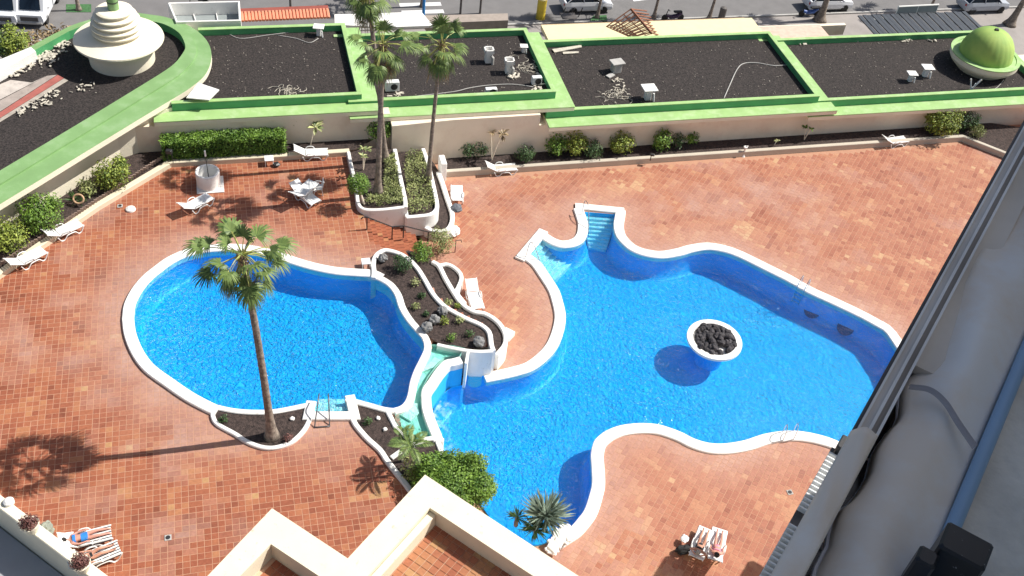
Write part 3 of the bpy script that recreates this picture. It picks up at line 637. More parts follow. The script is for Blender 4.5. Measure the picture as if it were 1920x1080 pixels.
# upright edging stakes behind the left kerb
es = thing('edging_row', 'row of small upright terracotta edging pieces behind the left kerb', 'garden edging', None, P(150, 395, LD))
m = MB().box((0, 0, .08), (.05, .16, .22)); me0 = None
A0, A1 = P(0, 499, LD + .3), P(303, 298, LD + .3); nS = 60
for k in range(nS):
    p = A0.lerp(A1, k / (nS - 1))
    if me0 is None: o0 = m.build('edging_piece', mat('edging_clay', (.30, .22, .18))); me0 = o0.data; o = o0
    else: o = bpy.data.objects.new('edging_piece', me0); COL.objects.link(o)
    o.parent = es; o.location = p - es.location; o.rotation_euler = (random.uniform(-.15, .15), random.uniform(-.15, .15), R_(65.3 + 50))
# ------------------------------------------------------------------ building with green roofs
blg = thing('green_roofed_building', 'long beige shop building with stepped green roof terraces of dark gravel', 'building', None, W(15, 50, 0))
wl = MB(); wl.prism([W(-9, 49.75), W(8.3, 49.75), W(8.3, 58), W(-9, 58)], -3.0, 3.38); wl.prism([W(8.3, 49.0), W(12, 49.28), W(17.2, 49.3), W(17.2, 57.5), W(8.3, 57.5)], -3.0, 3.04)
wl.prism([W(17.2, 49.3), W(37.0, 49.3), W(37.0, 56.5), W(17.2, 56.5)], -3.0, 2.29); wl.prism([W(37.0, 49.3), W(62, 49.3), W(62, 55), W(37.0, 55)], -3.0, 1.89)
put(wl, 'wall', wallp, blg)
def roof(zE, fx0, fy, gx1, band, x0, by, th=.3, pf=None, pb=None):
    "slab with parapet: front ledge edge fy, ledge depth, gravel right edge gx1"
    led = .95; ph = .52; t = .24; x1 = gx1 + t + band; y1 = by
    m = MB(); m.bb(x0, x1, fy, y1 + .3, zE - .07, zE, .02); put(m, 'roof_slab', [green], blg)
    m = MB(); m.bb(x0 + .02, x1 - .02, fy + .02, y1 + .28, zE - th, zE - .072); put(m, 'eave_trim', creamw, blg)
    px0, px1, py0, py1 = x0 + .05, gx1 + t, fy + led, y1
    pf = px0 if pf is None else pf; pb = px0 if pb is None else pb
    m = MB(); m.bb(pf, px1, py0, py0 + t, zE, zE + ph - .05); m.bb(pb, px1, py1 - t, py1, zE, zE + ph - .05)
    m.bb(px1 - t, px1, py0 + t, py1 - t, zE, zE + ph - .05); put(m, 'parapet', dgreen, blg)
    m = MB(); e = .02; m.bb(pf - e, px1 + e, py0 - e, py0 + t + e, zE + ph - .05, zE + ph, .015); m.bb(pb - e, px1 + e, py1 - t - e, py1 + e, zE + ph - .05, zE + ph, .015)
    m.bb(px1 - t - e, px1 + e, py0 + t + e, py1 - t - e, zE + ph - .05, zE + ph - .002, .015)
    put(m, 'parapet_cap', green, blg)
    m = MB(); m.bb(px0, px1 - t, py0 + t, py1 - t, zE - .05, zE + .1); put(m, 'gravel', gravel, blg)
    return px0, px1, py0, py1
_, f1 = Bc(480, 219, 3.7); gx, _ = Bc(667, 172, 3.85); _, by = Bc(520, 47, 4.22); R1 = roof(3.7, 0, f1, gx, .95, -4.6, by, .3, Bc(322, 203, 4.1)[0], Bc(372, 57, 4.1)[0])
_, f2 = Bc(840, 213, 3.35); gx, _ = Bc(1029, 170, 3.5); _, by = Bc(900, 55, 3.87); x0, _ = Bc(655, 222, 3.2); R2 = roof(3.35, 0, f2, gx, 1.0, x0, by)
_, f3 = Bc(1250, 226, 2.6); gx, _ = Bc(1519, 178, 2.75); _, by = Bc(1250, 66, 3.12); x0, _ = Bc(1028, 238, 2.5); R3 = roof(2.6, 0, f3, gx, 1.0, x0, by)
_, f4 = Bc(1700, 208, 2.2); gx, _ = Bc(1960, 178, 2.3); _, by = Bc(1700, 62, 2.72); x0, _ = Bc(1510, 218, 2.0); R4 = roof(2.2, 0, f4, gx, 1.0, x0, by)
# small vents on the wall
for px, py in ((1654, 229), (1355, 249), (1505, 238)):
    p = W(Bc(px, py, 1.2)[0], 49.33, 1.2); m = MB(); m.box(p, (.34, .05, .22), BA); put(m, 'wall_vent', darkm, blg)
# green dome
dc = P(1843, 108, 2.9); x_, y_ = Bc(1843, 112, 2.9); dc = W(x_, y_)
dm = thing('roof_dome', 'big ribbed yellow green dome in a white rimmed dish on the right roof', 'dome', None, (dc.x, dc.y, 2.3))
put(MB().lathe([(1.6, 2.25), (1.85, 2.5), (2.15, 2.75), (2.32, 3.0), (2.34, 3.32), (2.22, 3.34), (2.2, 3.2)], (dc.x, dc.y, 0), 64), 'dish', creamw, dm)
put(MB().lathe([(2.30, 3.345), (2.36, 3.35), (2.36, 3.40), (2.1, 3.40), (2.05, 3.05), (.1, 3.0)], (dc.x, dc.y, 0), 64), 'dish_rim', green, dm)
pr = [(1.82 * math.cos(a) ** .8, 3.05 + 2.15 * math.sin(a)) for a in np.linspace(0, 1.5, 14)] + [(.02, 5.21)]
m = MB(); N_ = 72; vs = []; fs = []
for r, z in pr:
    for k in range(N_): t = 2 * math.pi * k / N_; q = r * (1 + (.012 if k % 3 == 0 else 0)); vs.append((dc.x + q * math.cos(t), dc.y + q * math.sin(t), z))
for i in range(len(pr) - 1):
    for k in range(N_): j = (k + 1) % N_; fs.append((i * N_ + k, i * N_ + j, (i + 1) * N_ + j, (i + 1) * N_ + k))
m.add(vs, fs); put(m, 'cupola', mat('dome_paint', (.17, .36, .08), .75, .08, .6, c2=(.34, .46, .11)), dm, smooth_=True)
put(MB().box((dc.x, dc.y, 5.24), (.22, .22, .1)), 'finial_base', darkm, dm)
# ------------------------------------------------------------------ left curved building
lb = thing('curved_building', 'cream building with a round ended green coping around its dark gravel roof', 'building', None, P(50, 300, LD))
CZ = 4.3
outer = [(-80, 434), (0, 383), (92, 327), (175, 276), (275, 215), (325, 185), (358, 164), (385, 140), (396, 112), (393, 86), (377, 64), (350, 46), (318, 34), (287, 28), (230, 24), (150, 42), (100, 64), (57, 87), (0, 118), (-80, 160)]
inner = [(-80, 375), (0, 324), (92, 269), (175, 219), (265, 164), (308, 137), (330, 120), (345, 100), (348, 91), (346, 82), (338, 67), (322, 55), (300, 46), (270, 42), (225, 42), (165, 50), (130, 62), (67, 97), (0, 132), (-80, 175)]
OW = PP(outer[:2], CZ) + smooth(PP(outer[2:17], CZ), n=5) + PP(outer[17:], CZ); IW = PP(inner[:2], CZ) + smooth(PP(inner[2:17], CZ), n=5) + PP(inner[17:], CZ)
m = MB(); n = len(OW); MW = [a.lerp(b, .58) for a, b in zip(OW, IW)]
def band(m, A, B, za, zb):
    m.add([(p.x, p.y, za) for p in A] + [(p.x, p.y, zb) for p in B], [(i, i + 1, n + i + 1, n + i) for i in range(n - 1)])
band(m, OW, MW, CZ, CZ); put(m, 'coping', green2, lb)
m = MB(); band(m, MW, MW, CZ, CZ + .10); band(m, MW, IW, CZ + .10, CZ + .12); put(m, 'coping_step', green2, lb)
m = MB(); band(m, IW, IW, CZ + .12, CZ - .45); put(m, 'coping_inner', dgreen, lb)
OW2 = [p + (q - p).normalized() * .04 for p, q in zip(OW, IW)]
m = MB(); band(m, OW, OW, CZ, CZ - .32); band(m, OW, IW, CZ - .32, CZ - .32); put(m, 'fascia', creamw, lb)
o = sheet('gravel', [p for p in IW], [], CZ - .38, gravel); o.parent = lb; o.matrix_parent_inverse = Matrix.Translation(-lb.location)
_fx = Vector((math.cos(R_(65.3)), math.sin(R_(65.3)), 0)); _fy = Vector((-_fx.y, _fx.x, 0)); wa_, wb_ = _fx * 14 + _fy * 38.75, _fx * 31.2 + _fy * 38.75; wq_ = P(335, 268, LD)
dirw = (wb_ - wa_).normalized(); nrmw = Vector((-dirw.y, dirw.x, 0))
m = MB(); m.prism([wa_ - dirw * 3, wb_, wq_, wq_ + nrmw * 2.5, wa_ + nrmw * 2.5], -2, CZ - .4); put(m, 'wall', creamw, lb)
# spiral tower
x_, y_ = Bc(223, 72, 5.3); tc = W(x_, y_)
tw = thing('spiral_tower', 'cream stacked disc tower with a wide round brim and a green chimney pipe', 'tower', None, (tc.x, tc.y, CZ - .5))
x2, y2 = Bc(223, 120, CZ + .2)
C0 = (tc.x, tc.y, 0)
put(MB().lathe([(1.78, CZ - .6), (1.82, CZ + .3), (1.9, CZ + .78)], C0, 64), 'drum', creamw, tw)
put(MB().lathe([(1.9, 5.07), (2.38, 5.2), (2.46, 5.3), (2.44, 5.38), (1.35, 5.66), (.5, 5.68)], C0, 64), 'brim', creamw, tw, smooth_=False)
zz = 5.64
for k, (r, dx) in enumerate([(1.40, 0), (1.38, .0), (1.30, .0), (1.16, .0), (.98, 0)]):
    cxy = (tc.x - .12 * k * .0, tc.y + .0, 0)
    put(MB().lathe([(r * .86, zz - .05), (r * .88, zz + .16), (r, zz + .22), (r + .02, zz + .30), (r * .9, zz + .36), (.3, zz + .37)], cxy, 56), 'disc', creamw, tw); zz += .29
put(MB().lathe([(.3, zz - .05), (.3, zz + 1.1), (.27, zz + 1.12)], C0, 24), 'chimney_pipe', green2, tw, smooth_=False)
put(MB().lathe([(.31, zz + .5), (.315, zz + .56)], C0, 24), 'pipe_band', darkm, tw)
# flat strips and block on the left roof
rs_ = thing('roof_walkway', 'weathered red and grey screed strips crossing the left gravel roof', 'walkway', None, P(60, 190, CZ - .5))
zr = CZ - .38
for px, c_, nm in (([(-40, 232), (0, 210), (108, 140), (120, 146), (0, 221), (-40, 243)], (.36, .11, .09), 'red_strip'), ([(-40, 212), (0, 188), (88, 142), (107, 140), (0, 209), (-40, 231)], (.34, .29, .26), 'grey_strip'), ([(-40, 243), (0, 222), (120, 147), (128, 151), (0, 229), (-40, 253)], (.38, .34, .29), 'pale_edge'), ([(-40, 175), (20, 150), (60, 155), (88, 142), (0, 187), (-40, 210)], (.48, .43, .39), 'pale_strip')):
    o = sheet(nm, PP(px, zr + .03), [], zr + .02 + .006 * len(rs_.children), mat(nm, c_, .9, .15, 2, dirt=tuple(v * .7 for v in c_), dscale=2.5)); o.parent = rs_; o.matrix_parent_inverse = Matrix.Translation(-rs_.location)
m = MB(); m.prism(PP([(-40, 128), (58, 88), (67, 96), (-30, 150)], zr + .6), zr, zr + .6); tag(m.build('parapet_block', white), 'bright white low parapet block at the far left edge of the curved roof', 'parapet')
def rubble(name, label, centres, zpl, n, r0, r1, mt, cat='rubble'):
    m = MB()
    for k in range(n):
        (cx, cy, sx_, sy_) = random.choice(centres); p = P(random.gauss(cx, sx_), random.gauss(cy, sy_), zpl); r = random.uniform(r0, r1)
        M4 = Matrix.Rotation(random.random() * 6, 3, 'Z') @ Matrix.Rotation(random.uniform(-.5, .5), 3, 'X')
        m.bevbox(p + Vector((0, 0, r * .3)), (r * random.uniform(1, 2.6), r * random.uniform(.5, 1), r * .5), 0, r * .15, M4)
    return tag(m.build(name, mt), label, cat, kind='stuff')
rubble('rubble_pile', 'heaps of broken pale rubble along the far side of the left gravel roof', [(110, 85, 10, 6), (95, 100, 10, 6), (80, 110, 12, 4), (50, 122, 16, 5), (30, 135, 9, 3)], zr + .05, 190, .05, .18, debris)
rubble('rubble_pile', 'scattered broken concrete near the red strip on the left roof', [(150, 165, 12, 6), (85, 190, 8, 5), (60, 200, 8, 4), (40, 213, 5, 4), (75, 183, 14, 8), (100, 177, 8, 4)], zr + .05, 90, .04, .14, debris)
for px, py, zc in ((410, 15, 0), ):
    pass
def flake(name, px4, z, h, mt, label, cat): 
    m = MB().prism(PP(px4, z), z - h, z); return tag(m.build(name, mt), label, cat)
flake('white_board', [(349, 183), (372, 155), (411, 168), (392, 187)], 4.45, .06, white, 'square white board lying on dark gravel beside the curved green coping', 'board')
# ---- things on the gravel roofs
zr1, zr2, zr3, zr4 = 3.8, 3.45, 2.7, 2.3
def ac(px, py, z, label, wd=.8, dp=.35, h=.62, rz=BA):
    p = P(px, py, z); t = thing('air_conditioner', label, 'air conditioner', None, p, rz, True)
    MB().bevbox((0, 0, h / 2 + .05), (wd, dp, h), 0, .02).build('casing', pure, t)
    MB().lathe([(.2, 0), (.2, .02), (.02, .03)], (wd * .12, -dp / 2, h / 2 + .05), 18, Matrix.Rotation(R_(90), 3, 'X')).build('fan_grille', darkm, t)
    return t
ac(735, 170, zr2, 'white air conditioner unit with fan beside the twin palm trunk')
ac(1005, 158, zr2, 'small white air conditioner in the shaded right corner of the second roof', .6, .3, .5)
ac(920, 176, zr2, 'white air conditioner lying low against the front parapet', .7, .3, .35)
def vent(px, py, z, label, kind=0, rz=0., s=1.):
    p = P(px, py, z); t = thing('roof_vent', label, 'roof vent', None, p, rz, True); t.scale = (s,) * 3
    if kind == 0:     # square open cowl on a masonry stub with pipe
        m = MB(); m.bevbox((0, 0, .35), (.42, .42, .7), 0, .03); m.build('shaft', white, t)
        m = MB()
        for a in range(4): d = Matrix.Rotation(a * math.pi / 2, 3, 'Z'); m.box(d @ Vector((.25, 0, .82)), (.08, .58, .24), a * math.pi / 2)
        m.build('cowl', white, t); MB().tube([(.22, -.3, 0), (.22, -.3, .45), (.1, -.2, .55)], .09, 8).build('pipe', concrete, t)
    elif kind == 1:   # flat slab on stub
        MB().bevbox((0, 0, .35), (.34, .34, .7), 0, .03).build('shaft', white, t); MB().bevbox((0, 0, .76), (.82, .74, .07), 0, .02).build('cover_slab', white, t)
        MB().tube([(.3, -.25, 0), (.25, -.2, .5)], .06, 8).build('pipe', pure, t)
    else:             # chimney box with overhanging slab
        MB().bevbox((0, 0, .3), (.5, .5, .6), 0, .03).build('shaft', concrete, t); MB().bevbox((0, 0, .64), (.8, .62, .08), 0, .02).build('cover_slab', concrete, t)
        MB().box((-.55, -.4, .06), (.5, .3, .06), .4).build('fallen_slab', concrete, t)
    return t
vent(915, 116, zr2, 'open topped square vent with a pipe in the middle of the second roof', 0, .3)
vent(953, 136, zr2, 'open topped vent with a thick pipe nearest the right side of the second roof', 0, .25)
vent(981, 98, zr2, 'slim vent with a small white cap near the far corner of the second roof', 1, .2, .6)
vent(1154, 134, zr3, 'grey boxed vent with a fallen slab beside it on the third roof', 2, .5, 1.1)
vent(1213, 186, zr3, 'white flat topped vent close to the front parapet of the third roof', 1, .35, 1.1)
vent(1705, 152, zr4, 'low white capped vent left of its twin on the roof with the dome', 1, .2, .8)
vent(1733, 143, zr4, 'taller white capped vent right of its twin on the roof with the dome', 1, .2, .95)
vent(598, 66, zr1, 'tall pale chimney box against the far parapet of the first roof', 1, .1, .8)
flake('white_plate', [(752, 58), (770, 60), (769, 66), (751, 64)], zr2 + .3, .12, pure, 'small white tray near the far parapet behind the palm crowns', 'tray')
flake('timber_plank', [(1035, 92), (1090, 84), (1091, 88), (1040, 98)], zr3 + .1, .05, debris, 'pale timber planks in the far left corner of the third roof', 'plank')
flake('timber_plank', [(1055, 97), (1085, 96), (1085, 99), (1056, 101)], zr3 + .08, .05, debris, 'short pale plank lying just in front of the longer planks', 'plank')
def cable(name, px, z, r, label, mt=concrete):
    p = smooth(PP(px, z + r), n=5); m = MB().tube(p, r, 5); return tag(m.build(name, mt, smooth_=True), label, 'cable')
cable('cable', [(385, 60), (420, 60), (450, 72), (500, 66), (560, 58), (600, 52), (640, 48)], zr1, .025, 'pale cable snaking along the far side of the first roof')
cable('cable', [(520, 66), (555, 72), (580, 80), (597, 72)], zr1, .025, 'looped cable sagging left of the chimney box')
cable('cable', [(775, 181), (850, 172), (880, 165), (915, 160), (960, 158), (1000, 163)], zr2, .03, 'pale cable lying along the front of the second roof')
cable('cable', [(1357, 185), (1368, 160), (1382, 130), (1395, 119), (1420, 118), (1450, 123), (1475, 122)], zr3, .035, 'long pale cable curving across the third roof')
cable('cable', [(1850, 172), (1868, 165), (1882, 150)], zr4, .025, 'short cable from the dome base to the front parapet')
for lbl, cx_, cy_, z_ in (('tangle of dry palm litter near the front parapet of the first roof', 545, 171, zr1), ('tangled coil of old wires beside the right parapet of the second roof', 988, 125, zr2), ('tangle of dry sticks at the front of the third roof', 1160, 180, zr3)):
    m = MB()
    for k in range(26):
        a = P(random.gauss(cx_, 12), random.gauss(cy_, 6), z_ + .03); th = random.random() * 6.28; L_ = random.uniform(.2, .8)
        pts = [a + Vector((math.cos(th + .5 * j) * L_ * j / 4, math.sin(th + .5 * j) * L_ * j / 4, .08 * math.sin(j))) for j in range(5)]
        m.tube(pts, .018, 4)
    tag(m.build('dry_litter', debris), lbl, 'litter', kind='stuff')
rubble('rubble_pile', 'broken white lumps along the far edge of the roof with the dome', [(1645, 75, 6, 2), (1700, 76, 6, 2), (1750, 79, 8, 3), (1605, 75, 2, 1), (1770, 63, 3, 1), (1500, 85, 5, 5)], zr4, 42, .06, .2, debris)
rubble('rubble_pile', 'brown and white lumps around the middle vent of the third roof', [(1158, 155, 5, 5), (1150, 178, 9, 5), (1172, 170, 5, 7)], zr3, 50, .04, .13, debris)
rubble('rubble_pile', 'debris below the right parapet of the second roof', [(1000, 165, 6, 4), (1010, 150, 4, 6), (965, 145, 5, 3), (745, 178, 8, 3)], zr2, 40, .05, .22, debris)
t = thing('aerial', 'broken white aerial leaning against the front parapet below the dome', 'aerial', None, P(1820, 168, zr4))
p = P(1820, 168, zr4); put(MB().tube([p, p + Vector((-.25, .1, .75))], .05), 'arm', pure, t); put(MB().tube([p, p + Vector((.45, .1, .8))], .06), 'arm', pure, t); put(MB().tube([p + Vector((.1, 0, .1)), p + Vector((.15, 0, .5))], .05), 'arm', pure, t)
# pebbles on gravel for grain
m = MB()
for (z_, R_4, n_) in ((zr1, R1, 260), (zr2, R2, 260), (zr3, R3, 340), (zr4, R4, 300)):
    for k in range(n_):
        p = W(random.uniform(R_4[0] + .4, R_4[1] - .4), random.uniform(R_4[2] + .4, R_4[3] - .4), z_ + .01); r = random.choice([.03, .04, .05, .07])
        m.box(p, (r, r * .8, r * .6), random.random() * 3)
tag(m.build('pebbles', mat('pale_pebble', (.06, .05, .045), .9, .5, 20, c2=(.3, .27, .23))), 'scattered small stones over the dark gravel roofs', 'pebbles', kind='stuff')
# ------------------------------------------------------------------ structures on the street side of the roofs
def lowbox(name, px, ztop, h, mt, label, cat, bev=.03):
    q = PP(px, ztop); m = MB().prism(q, ztop - h, ztop); return tag(m.build(name, mt), label, cat)
yb1 = R1[3] + .35
sh = thing('glass_screen_box', 'white framed grey glazed screen box behind the first roof', 'glass screen', None, P(380, 30, 3.0))
fr_ = PP([(317, 12), (448, 9), (450, 44), (332, 47)], 4.2)
put(MB().ribbon(fr_ + [fr_[0]], 3.2, 4.45, .12), 'frame', white, sh); 
o = sheet('pane', fr_, [], 3.6, mat('grey_pane', (.27, .30, .30), .3, .05)); o.parent = sh; o.matrix_parent_inverse = Matrix.Translation(-sh.location)
for tt in (.33, .66):
    a_ = fr_[0].lerp(fr_[1], tt); b_ = fr_[3].lerp(fr_[2], tt); put(MB().ribbon([a_, b_], 3.6, 3.72, .06), 'glazing_bar', white, sh)
tr = thing('tiled_canopy', 'canopy of orange half round roof tiles behind the first roof', 'canopy', None, P(535, 35, 2.5))
a0, a1 = P(452, 40, 3.2), P(619, 33, 3.2); back0 = P(452, 24, 3.2)
dvec = (a1 - a0); L_ = dvec.length; dvec.normalize(); dep = (back0 - a0); dep = dep - dvec * dep.dot(dvec)
nT = 26
for k in range(nT):
    b0 = a0 + dvec * (L_ * (k + .5) / nT); put(MB().tube([b0, b0 + dep * .62 + Vector((0, 0, .25))], L_ / nT * .52, 6), 'roof_tile', orange, tr)
put(MB().prism([a0 + dep * .55, a1 + dep * .55, a1 + dep * 1.0, a0 + dep * 1.0], 3.3, 3.5), 'back_band', mat('brick_red', (.28, .07, .05)), tr)
lowbox('white_awning', [(627, 27), (700, 25), (790, 22), (812, 48), (720, 51), (628, 46)], 3.0, .15, white, 'bright white awning sheets behind the twin palm crowns', 'awning')
lowbox('grey_ledge', [(790, 29), (952, 25), (953, 38), (800, 44)], 2.8, .6, mat('taupe_render', (.33, .28, .24)), 'long taupe ledge wall behind the second roof', 'ledge')
yb3 = R3[3]
yl = mat('pale_yellow_canvas', (.74, .66, .40), .8, .04)
q0 = Bc(1018, 60, 2.3)[0]; q1 = Bc(1400, 47, 2.3)[0]
m = MB(); m.bb(q0, q1 + .6, R3[3] + .32, R3[3] + 2.9, 2.2, 2.5); tag(m.build('yellow_canopy', yl), 'long pale yellow flat canopy behind the third roof', 'canopy')
m = MB(); m.bb(q0 + .1, q1 + .2, R3[3] + 2.92, R3[3] + 3.25, 2.0, 2.35); tag(m.build('reed_edging', mat('reed', (.42, .30, .19), .9, .4, 30)), 'ragged reed edging along the back of the yellow canopy', 'edging')
m = MB(); m.bb(q1 + .7, q1 + 5.6, R3[3] + .35, R3[3] + 2.0, 2.0, 2.3); tag(m.build('pink_canopy', mat('pink_beige', (.62, .45, .36))), 'pinkish beige flat roof between the yellow canopy and the dark slatted roof', 'flat roof')
m = MB(); m.bb(q1 + .2, q1 + 8, R3[3] + 2.3, R3[3] + 2.6, 1.2, 2.0); tag(m.build('low_wall', wallp), 'low beige wall along the pavement behind the pink roof', 'wall')
ds = thing('slatted_roof', 'dark grey corrugated roof sheets behind the roof with the dome', 'slatted roof', None, P(1700, 45, 1.5))
sx0 = Bc(1612, 50, 1.8)[0]; sx1 = Bc(1815, 42, 1.8)[0]; syy = R4[3] + .4
nS = 24
for k in range(nS):
    put(MB().bb(sx0 + (sx1 - sx0) * k / nS, sx0 + (sx1 - sx0) * (k + .8) / nS, syy, syy + 2.9, 2.25 + .04 * (k % 2), 2.33 + .04 * (k % 2)), 'slat', mat('slate_metal', (.045, .055, .07), .6), ds)
gb = thing('glass_balustrade', 'white framed glass wind screen standing on the dark slatted roof', 'glass screen', None, P(1715, 30, 1.5))
a_, b_ = P(1677, 33, 2.0), P(1752, 29, 2.0)
put(MB().tube([a_ + Vector((0, 0, .9)), b_ + Vector((0, 0, .9))], .06), 'top_rail', white, gb)
put(MB().ribbon([a_, b_], 2.0, 2.85, .03), 'pane', mat('grey_pane', (.2, .2, .2)), gb)
for t_ in (0, .5, 1): q = a_.lerp(b_, t_); put(MB().tube([q, q + Vector((0, 0, .9))], .04), 'post', white, gb)
for px, py, lb_ in ((1635, 42, 'upturned white plastic crate left of the glass screen'), (1662, 38, 'grey crate between the white crate and the glass screen')):
    m = MB().bevbox(P(px, py, 1.8), (.9, .7, .25), .5, .05); tag(m.build('crate', pure if px < 1650 else concrete), lb_, 'crate')
# pergola
pg = thing('wooden_pergola', 'collapsed red brown wooden pergola roof of bare rafters behind the third roof', 'pergola', None, P(1180, 50, 2.5))
r0, r1 = P(1183, 17, 3.6), P(1222, 63, 3.0); l0, l1 = P(1137, 52, 2.6), P(1152, 68, 2.6)
put(MB().tube([r0, r1], .09, 5), 'ridge_beam', wood, pg)
for k in range(9):
    t_ = k / 8; a_ = r0.lerp(r1, .0 + .95 * t_); b_ = P(1137 + 45 * t_, 50 + 20 * t_, 2.5); put(MB().tube([a_, b_], .055, 4), 'rafter', wood, pg)
    b_ = P(1190 + 30 * t_, 14 + 48 * t_, 2.3) + Vector((.9, .1, -.2)); put(MB().tube([a_, b_], .05, 4), 'rafter', wood, pg)
for t_ in (.3, .65, 1): a_ = r0.lerp(P(1137, 50, 2.5), t_); b_ = r1.lerp(P(1182, 70, 2.5), t_); put(MB().tube([a_, b_], .045, 4), 'batten', wood, pg)
# ------------------------------------------------------------------ plants
def leaf_into(m, p, nrm, size, tint, asp=.5, dirv=None):
    n = Vector(nrm).normalized(); a = n.cross(Vector((random.gauss(0, 1), random.gauss(0, 1), random.gauss(0, 1)))) if dirv is None else dirv
    if a.length < 1e-4: a = Vector((1, 0, 0))
    a.normalize(); b = n.cross(a); L = size; w_ = size * asp * .5
    m.add([p, p + a * L * .5 + b * w_ + n * L * .08, p + a * L, p + a * L * .5 - b * w_ + n * L * .08], [(0, 1, 2, 3)], tint)
def cloud(m, c, rad, n, size, asp=.5, flat=0., shell=.45):
    c = Vector(c)
    for k in range(n):
        d = Vector((random.gauss(0, 1), random.gauss(0, 1), random.gauss(0, 1))).normalized()
        lump = 1 + .28 * noise.noise(d * 2.3 + c)
        r = random.random() ** shell * lump
        p = c + Vector((d.x * rad[0], d.y * rad[1], d.z * rad[2] if d.z > 0 else d.z * rad[2] * (1 - flat))) * r
        nn = d * .9 + Vector((random.gauss(0, .5), random.gauss(0, .5), random.gauss(.55, .4)))
        leaf_into(m, p, nn, size * random.uniform(.6, 1.25), min(1, max(0, .45 + .35 * noise.noise(p * 2.1) + random.gauss(0, .2))), asp)
def shrub(px, py, z, r, mt, label, n=700, size=.13, hz=.85, cat='shrub', name='shrub', asp=.55, base=None, rxy=(1, 1), stems=5, zc=None):
    "px,py = centre of the foliage as seen; z = soil height"
    if z == .3: r *= 1.2; n = int(n * 1.3)
    zc = z + r * hz * 1.0 if zc is None else zc
    c = P(px, py, zc); t = thing(name, label, cat, None, (c.x, c.y, z))
    m = MB(); cloud(m, c, (r * rxy[0], r * rxy[1], r * hz), n, size, asp)
    for k in range(int(r * 6)):   # side lobes break the outline
        th = random.random() * 6.28; cc = c + Vector((math.cos(th) * r * .75 * rxy[0], math.sin(th) * r * .75 * rxy[1], random.uniform(-.3, .6) * r * hz)); cloud(m, cc, (r * .38,) * 3, int(n * .09), size, asp)
    put(m, 'foliage', mt, t, fix=False)
    m = MB()
    for k in range(stems):
        e = c + Vector((random.uniform(-.5, .5) * r, random.uniform(-.5, .5) * r, random.uniform(-.2, .3) * r)); m.tube([(c.x + random.uniform(-.06, .06), c.y + random.uniform(-.06, .06), z - .05), ((c.x + e.x) / 2, (c.y + e.y) / 2, z + (e.z - z) * .4), e], [.035, .028, .012], 5)
    put(m, 'stem', bark, t); return t
shrub(208, 326, LD + .2, .95, leaf_y, 'round yellow green bush nearest the corner of the left border', 1500, .15)
shrub(73, 400, LD + .2, 1.15, leaf_g, 'tall dark green bush in the middle of the left border', 1900, .14, rxy=(1.0, .9))
shrub(16, 441, LD + .2, .95, leaf_y, 'yellow green bush cut off by the left edge of the frame', 1500, .14)
shrub(163, 352, LD + .2, .5, leaf_s, 'sparse grey green shrub behind the clay ring', 260, .16)
shrub(710, 240, 1.75, .82, leaf_g, 'dense round green bush against the wall behind the twin palm', 1500, .13)
shrub(882, 275, .3, .75, leaf_d, 'loose dark shrub right of the single palm by the wall', 600, .13, rxy=(1.2, .6), hz=.7)
shrub(985, 288, .3, .5, leaf_d, 'low dark bush in the border left of the wide leafy clump', 500, .12)
shrub(1042, 268, .3, .62, leaf_g, 'left half of the wide leafy clump against the wall', 700, .15, hz=1.0)
shrub(1078, 266, .3, .68, leaf_y, 'lighter right half of the wide leafy clump against the wall', 800, .15, hz=1.0)
shrub(1113, 280, .3, .55, leaf_d, 'dark bush sunk in shade between two brighter clumps', 500, .12)
shrub(1167, 267, .3, .68, leaf_y, 'bright yellowish bush beside a pale patch on the wall', 800, .14)
shrub(1243, 262, .3, .5, leaf_g, 'glossy dark green plant left of the twin wall plants', 420, .18, hz=1.2)
shrub(1272, 262, .3, .38, leaf_d, 'thin dark plant between two greener ones by the wall', 200, .15, hz=1.2)
shrub(1298, 256, .3, .42, leaf_g, 'small bushy plant at the right end of the wall plants', 340, .14)
shrub(1768, 228, .3, .95, leaf_y, 'large yellow green bush below the dome roof', 1300, .16)
shrub(1811, 224, .3, .7, leaf_d, 'darker bush right of the large yellow green one below the dome', 700, .14)
shrub(1834, 245, .3, .45, leaf_s, 'spiky low plant at the corner of the right border', 300, .2, asp=.2)
shrub(755, 495, T1z - .1, .5, leaf_d, 'blue green bush at the top of the wavy terrace bed', 700, .1)
shrub(830, 452, .1, .72, leaf_s, 'loose light green bush at the foot of the stairs', 1100, .1, hz=1.0)
shrub(793, 472, .9, .62, leaf_g, 'bright green bush between the stairs and the wavy bed', 900, .1)
shrub(848, 905, LD, 1.5, leaf_g, 'huge dense green bush beside the cream parapet and the right pool', 15000, .12, hz=.52, rxy=(1.15, .98), zc=LD + .75)
shrub(775, 880, LD, .55, leaf_s, 'wispy grey green shrub left of the huge bush', 350, .14)
shrub(20, 78, -1.5, 1.2, leaf_y, 'yellow green bushes below the left edge of the street', 1500, .2)
shrub(-2, 82, -1.5, 1.1, leaf_d, 'dark bush cut off by the left frame edge near the street', 900, .2)
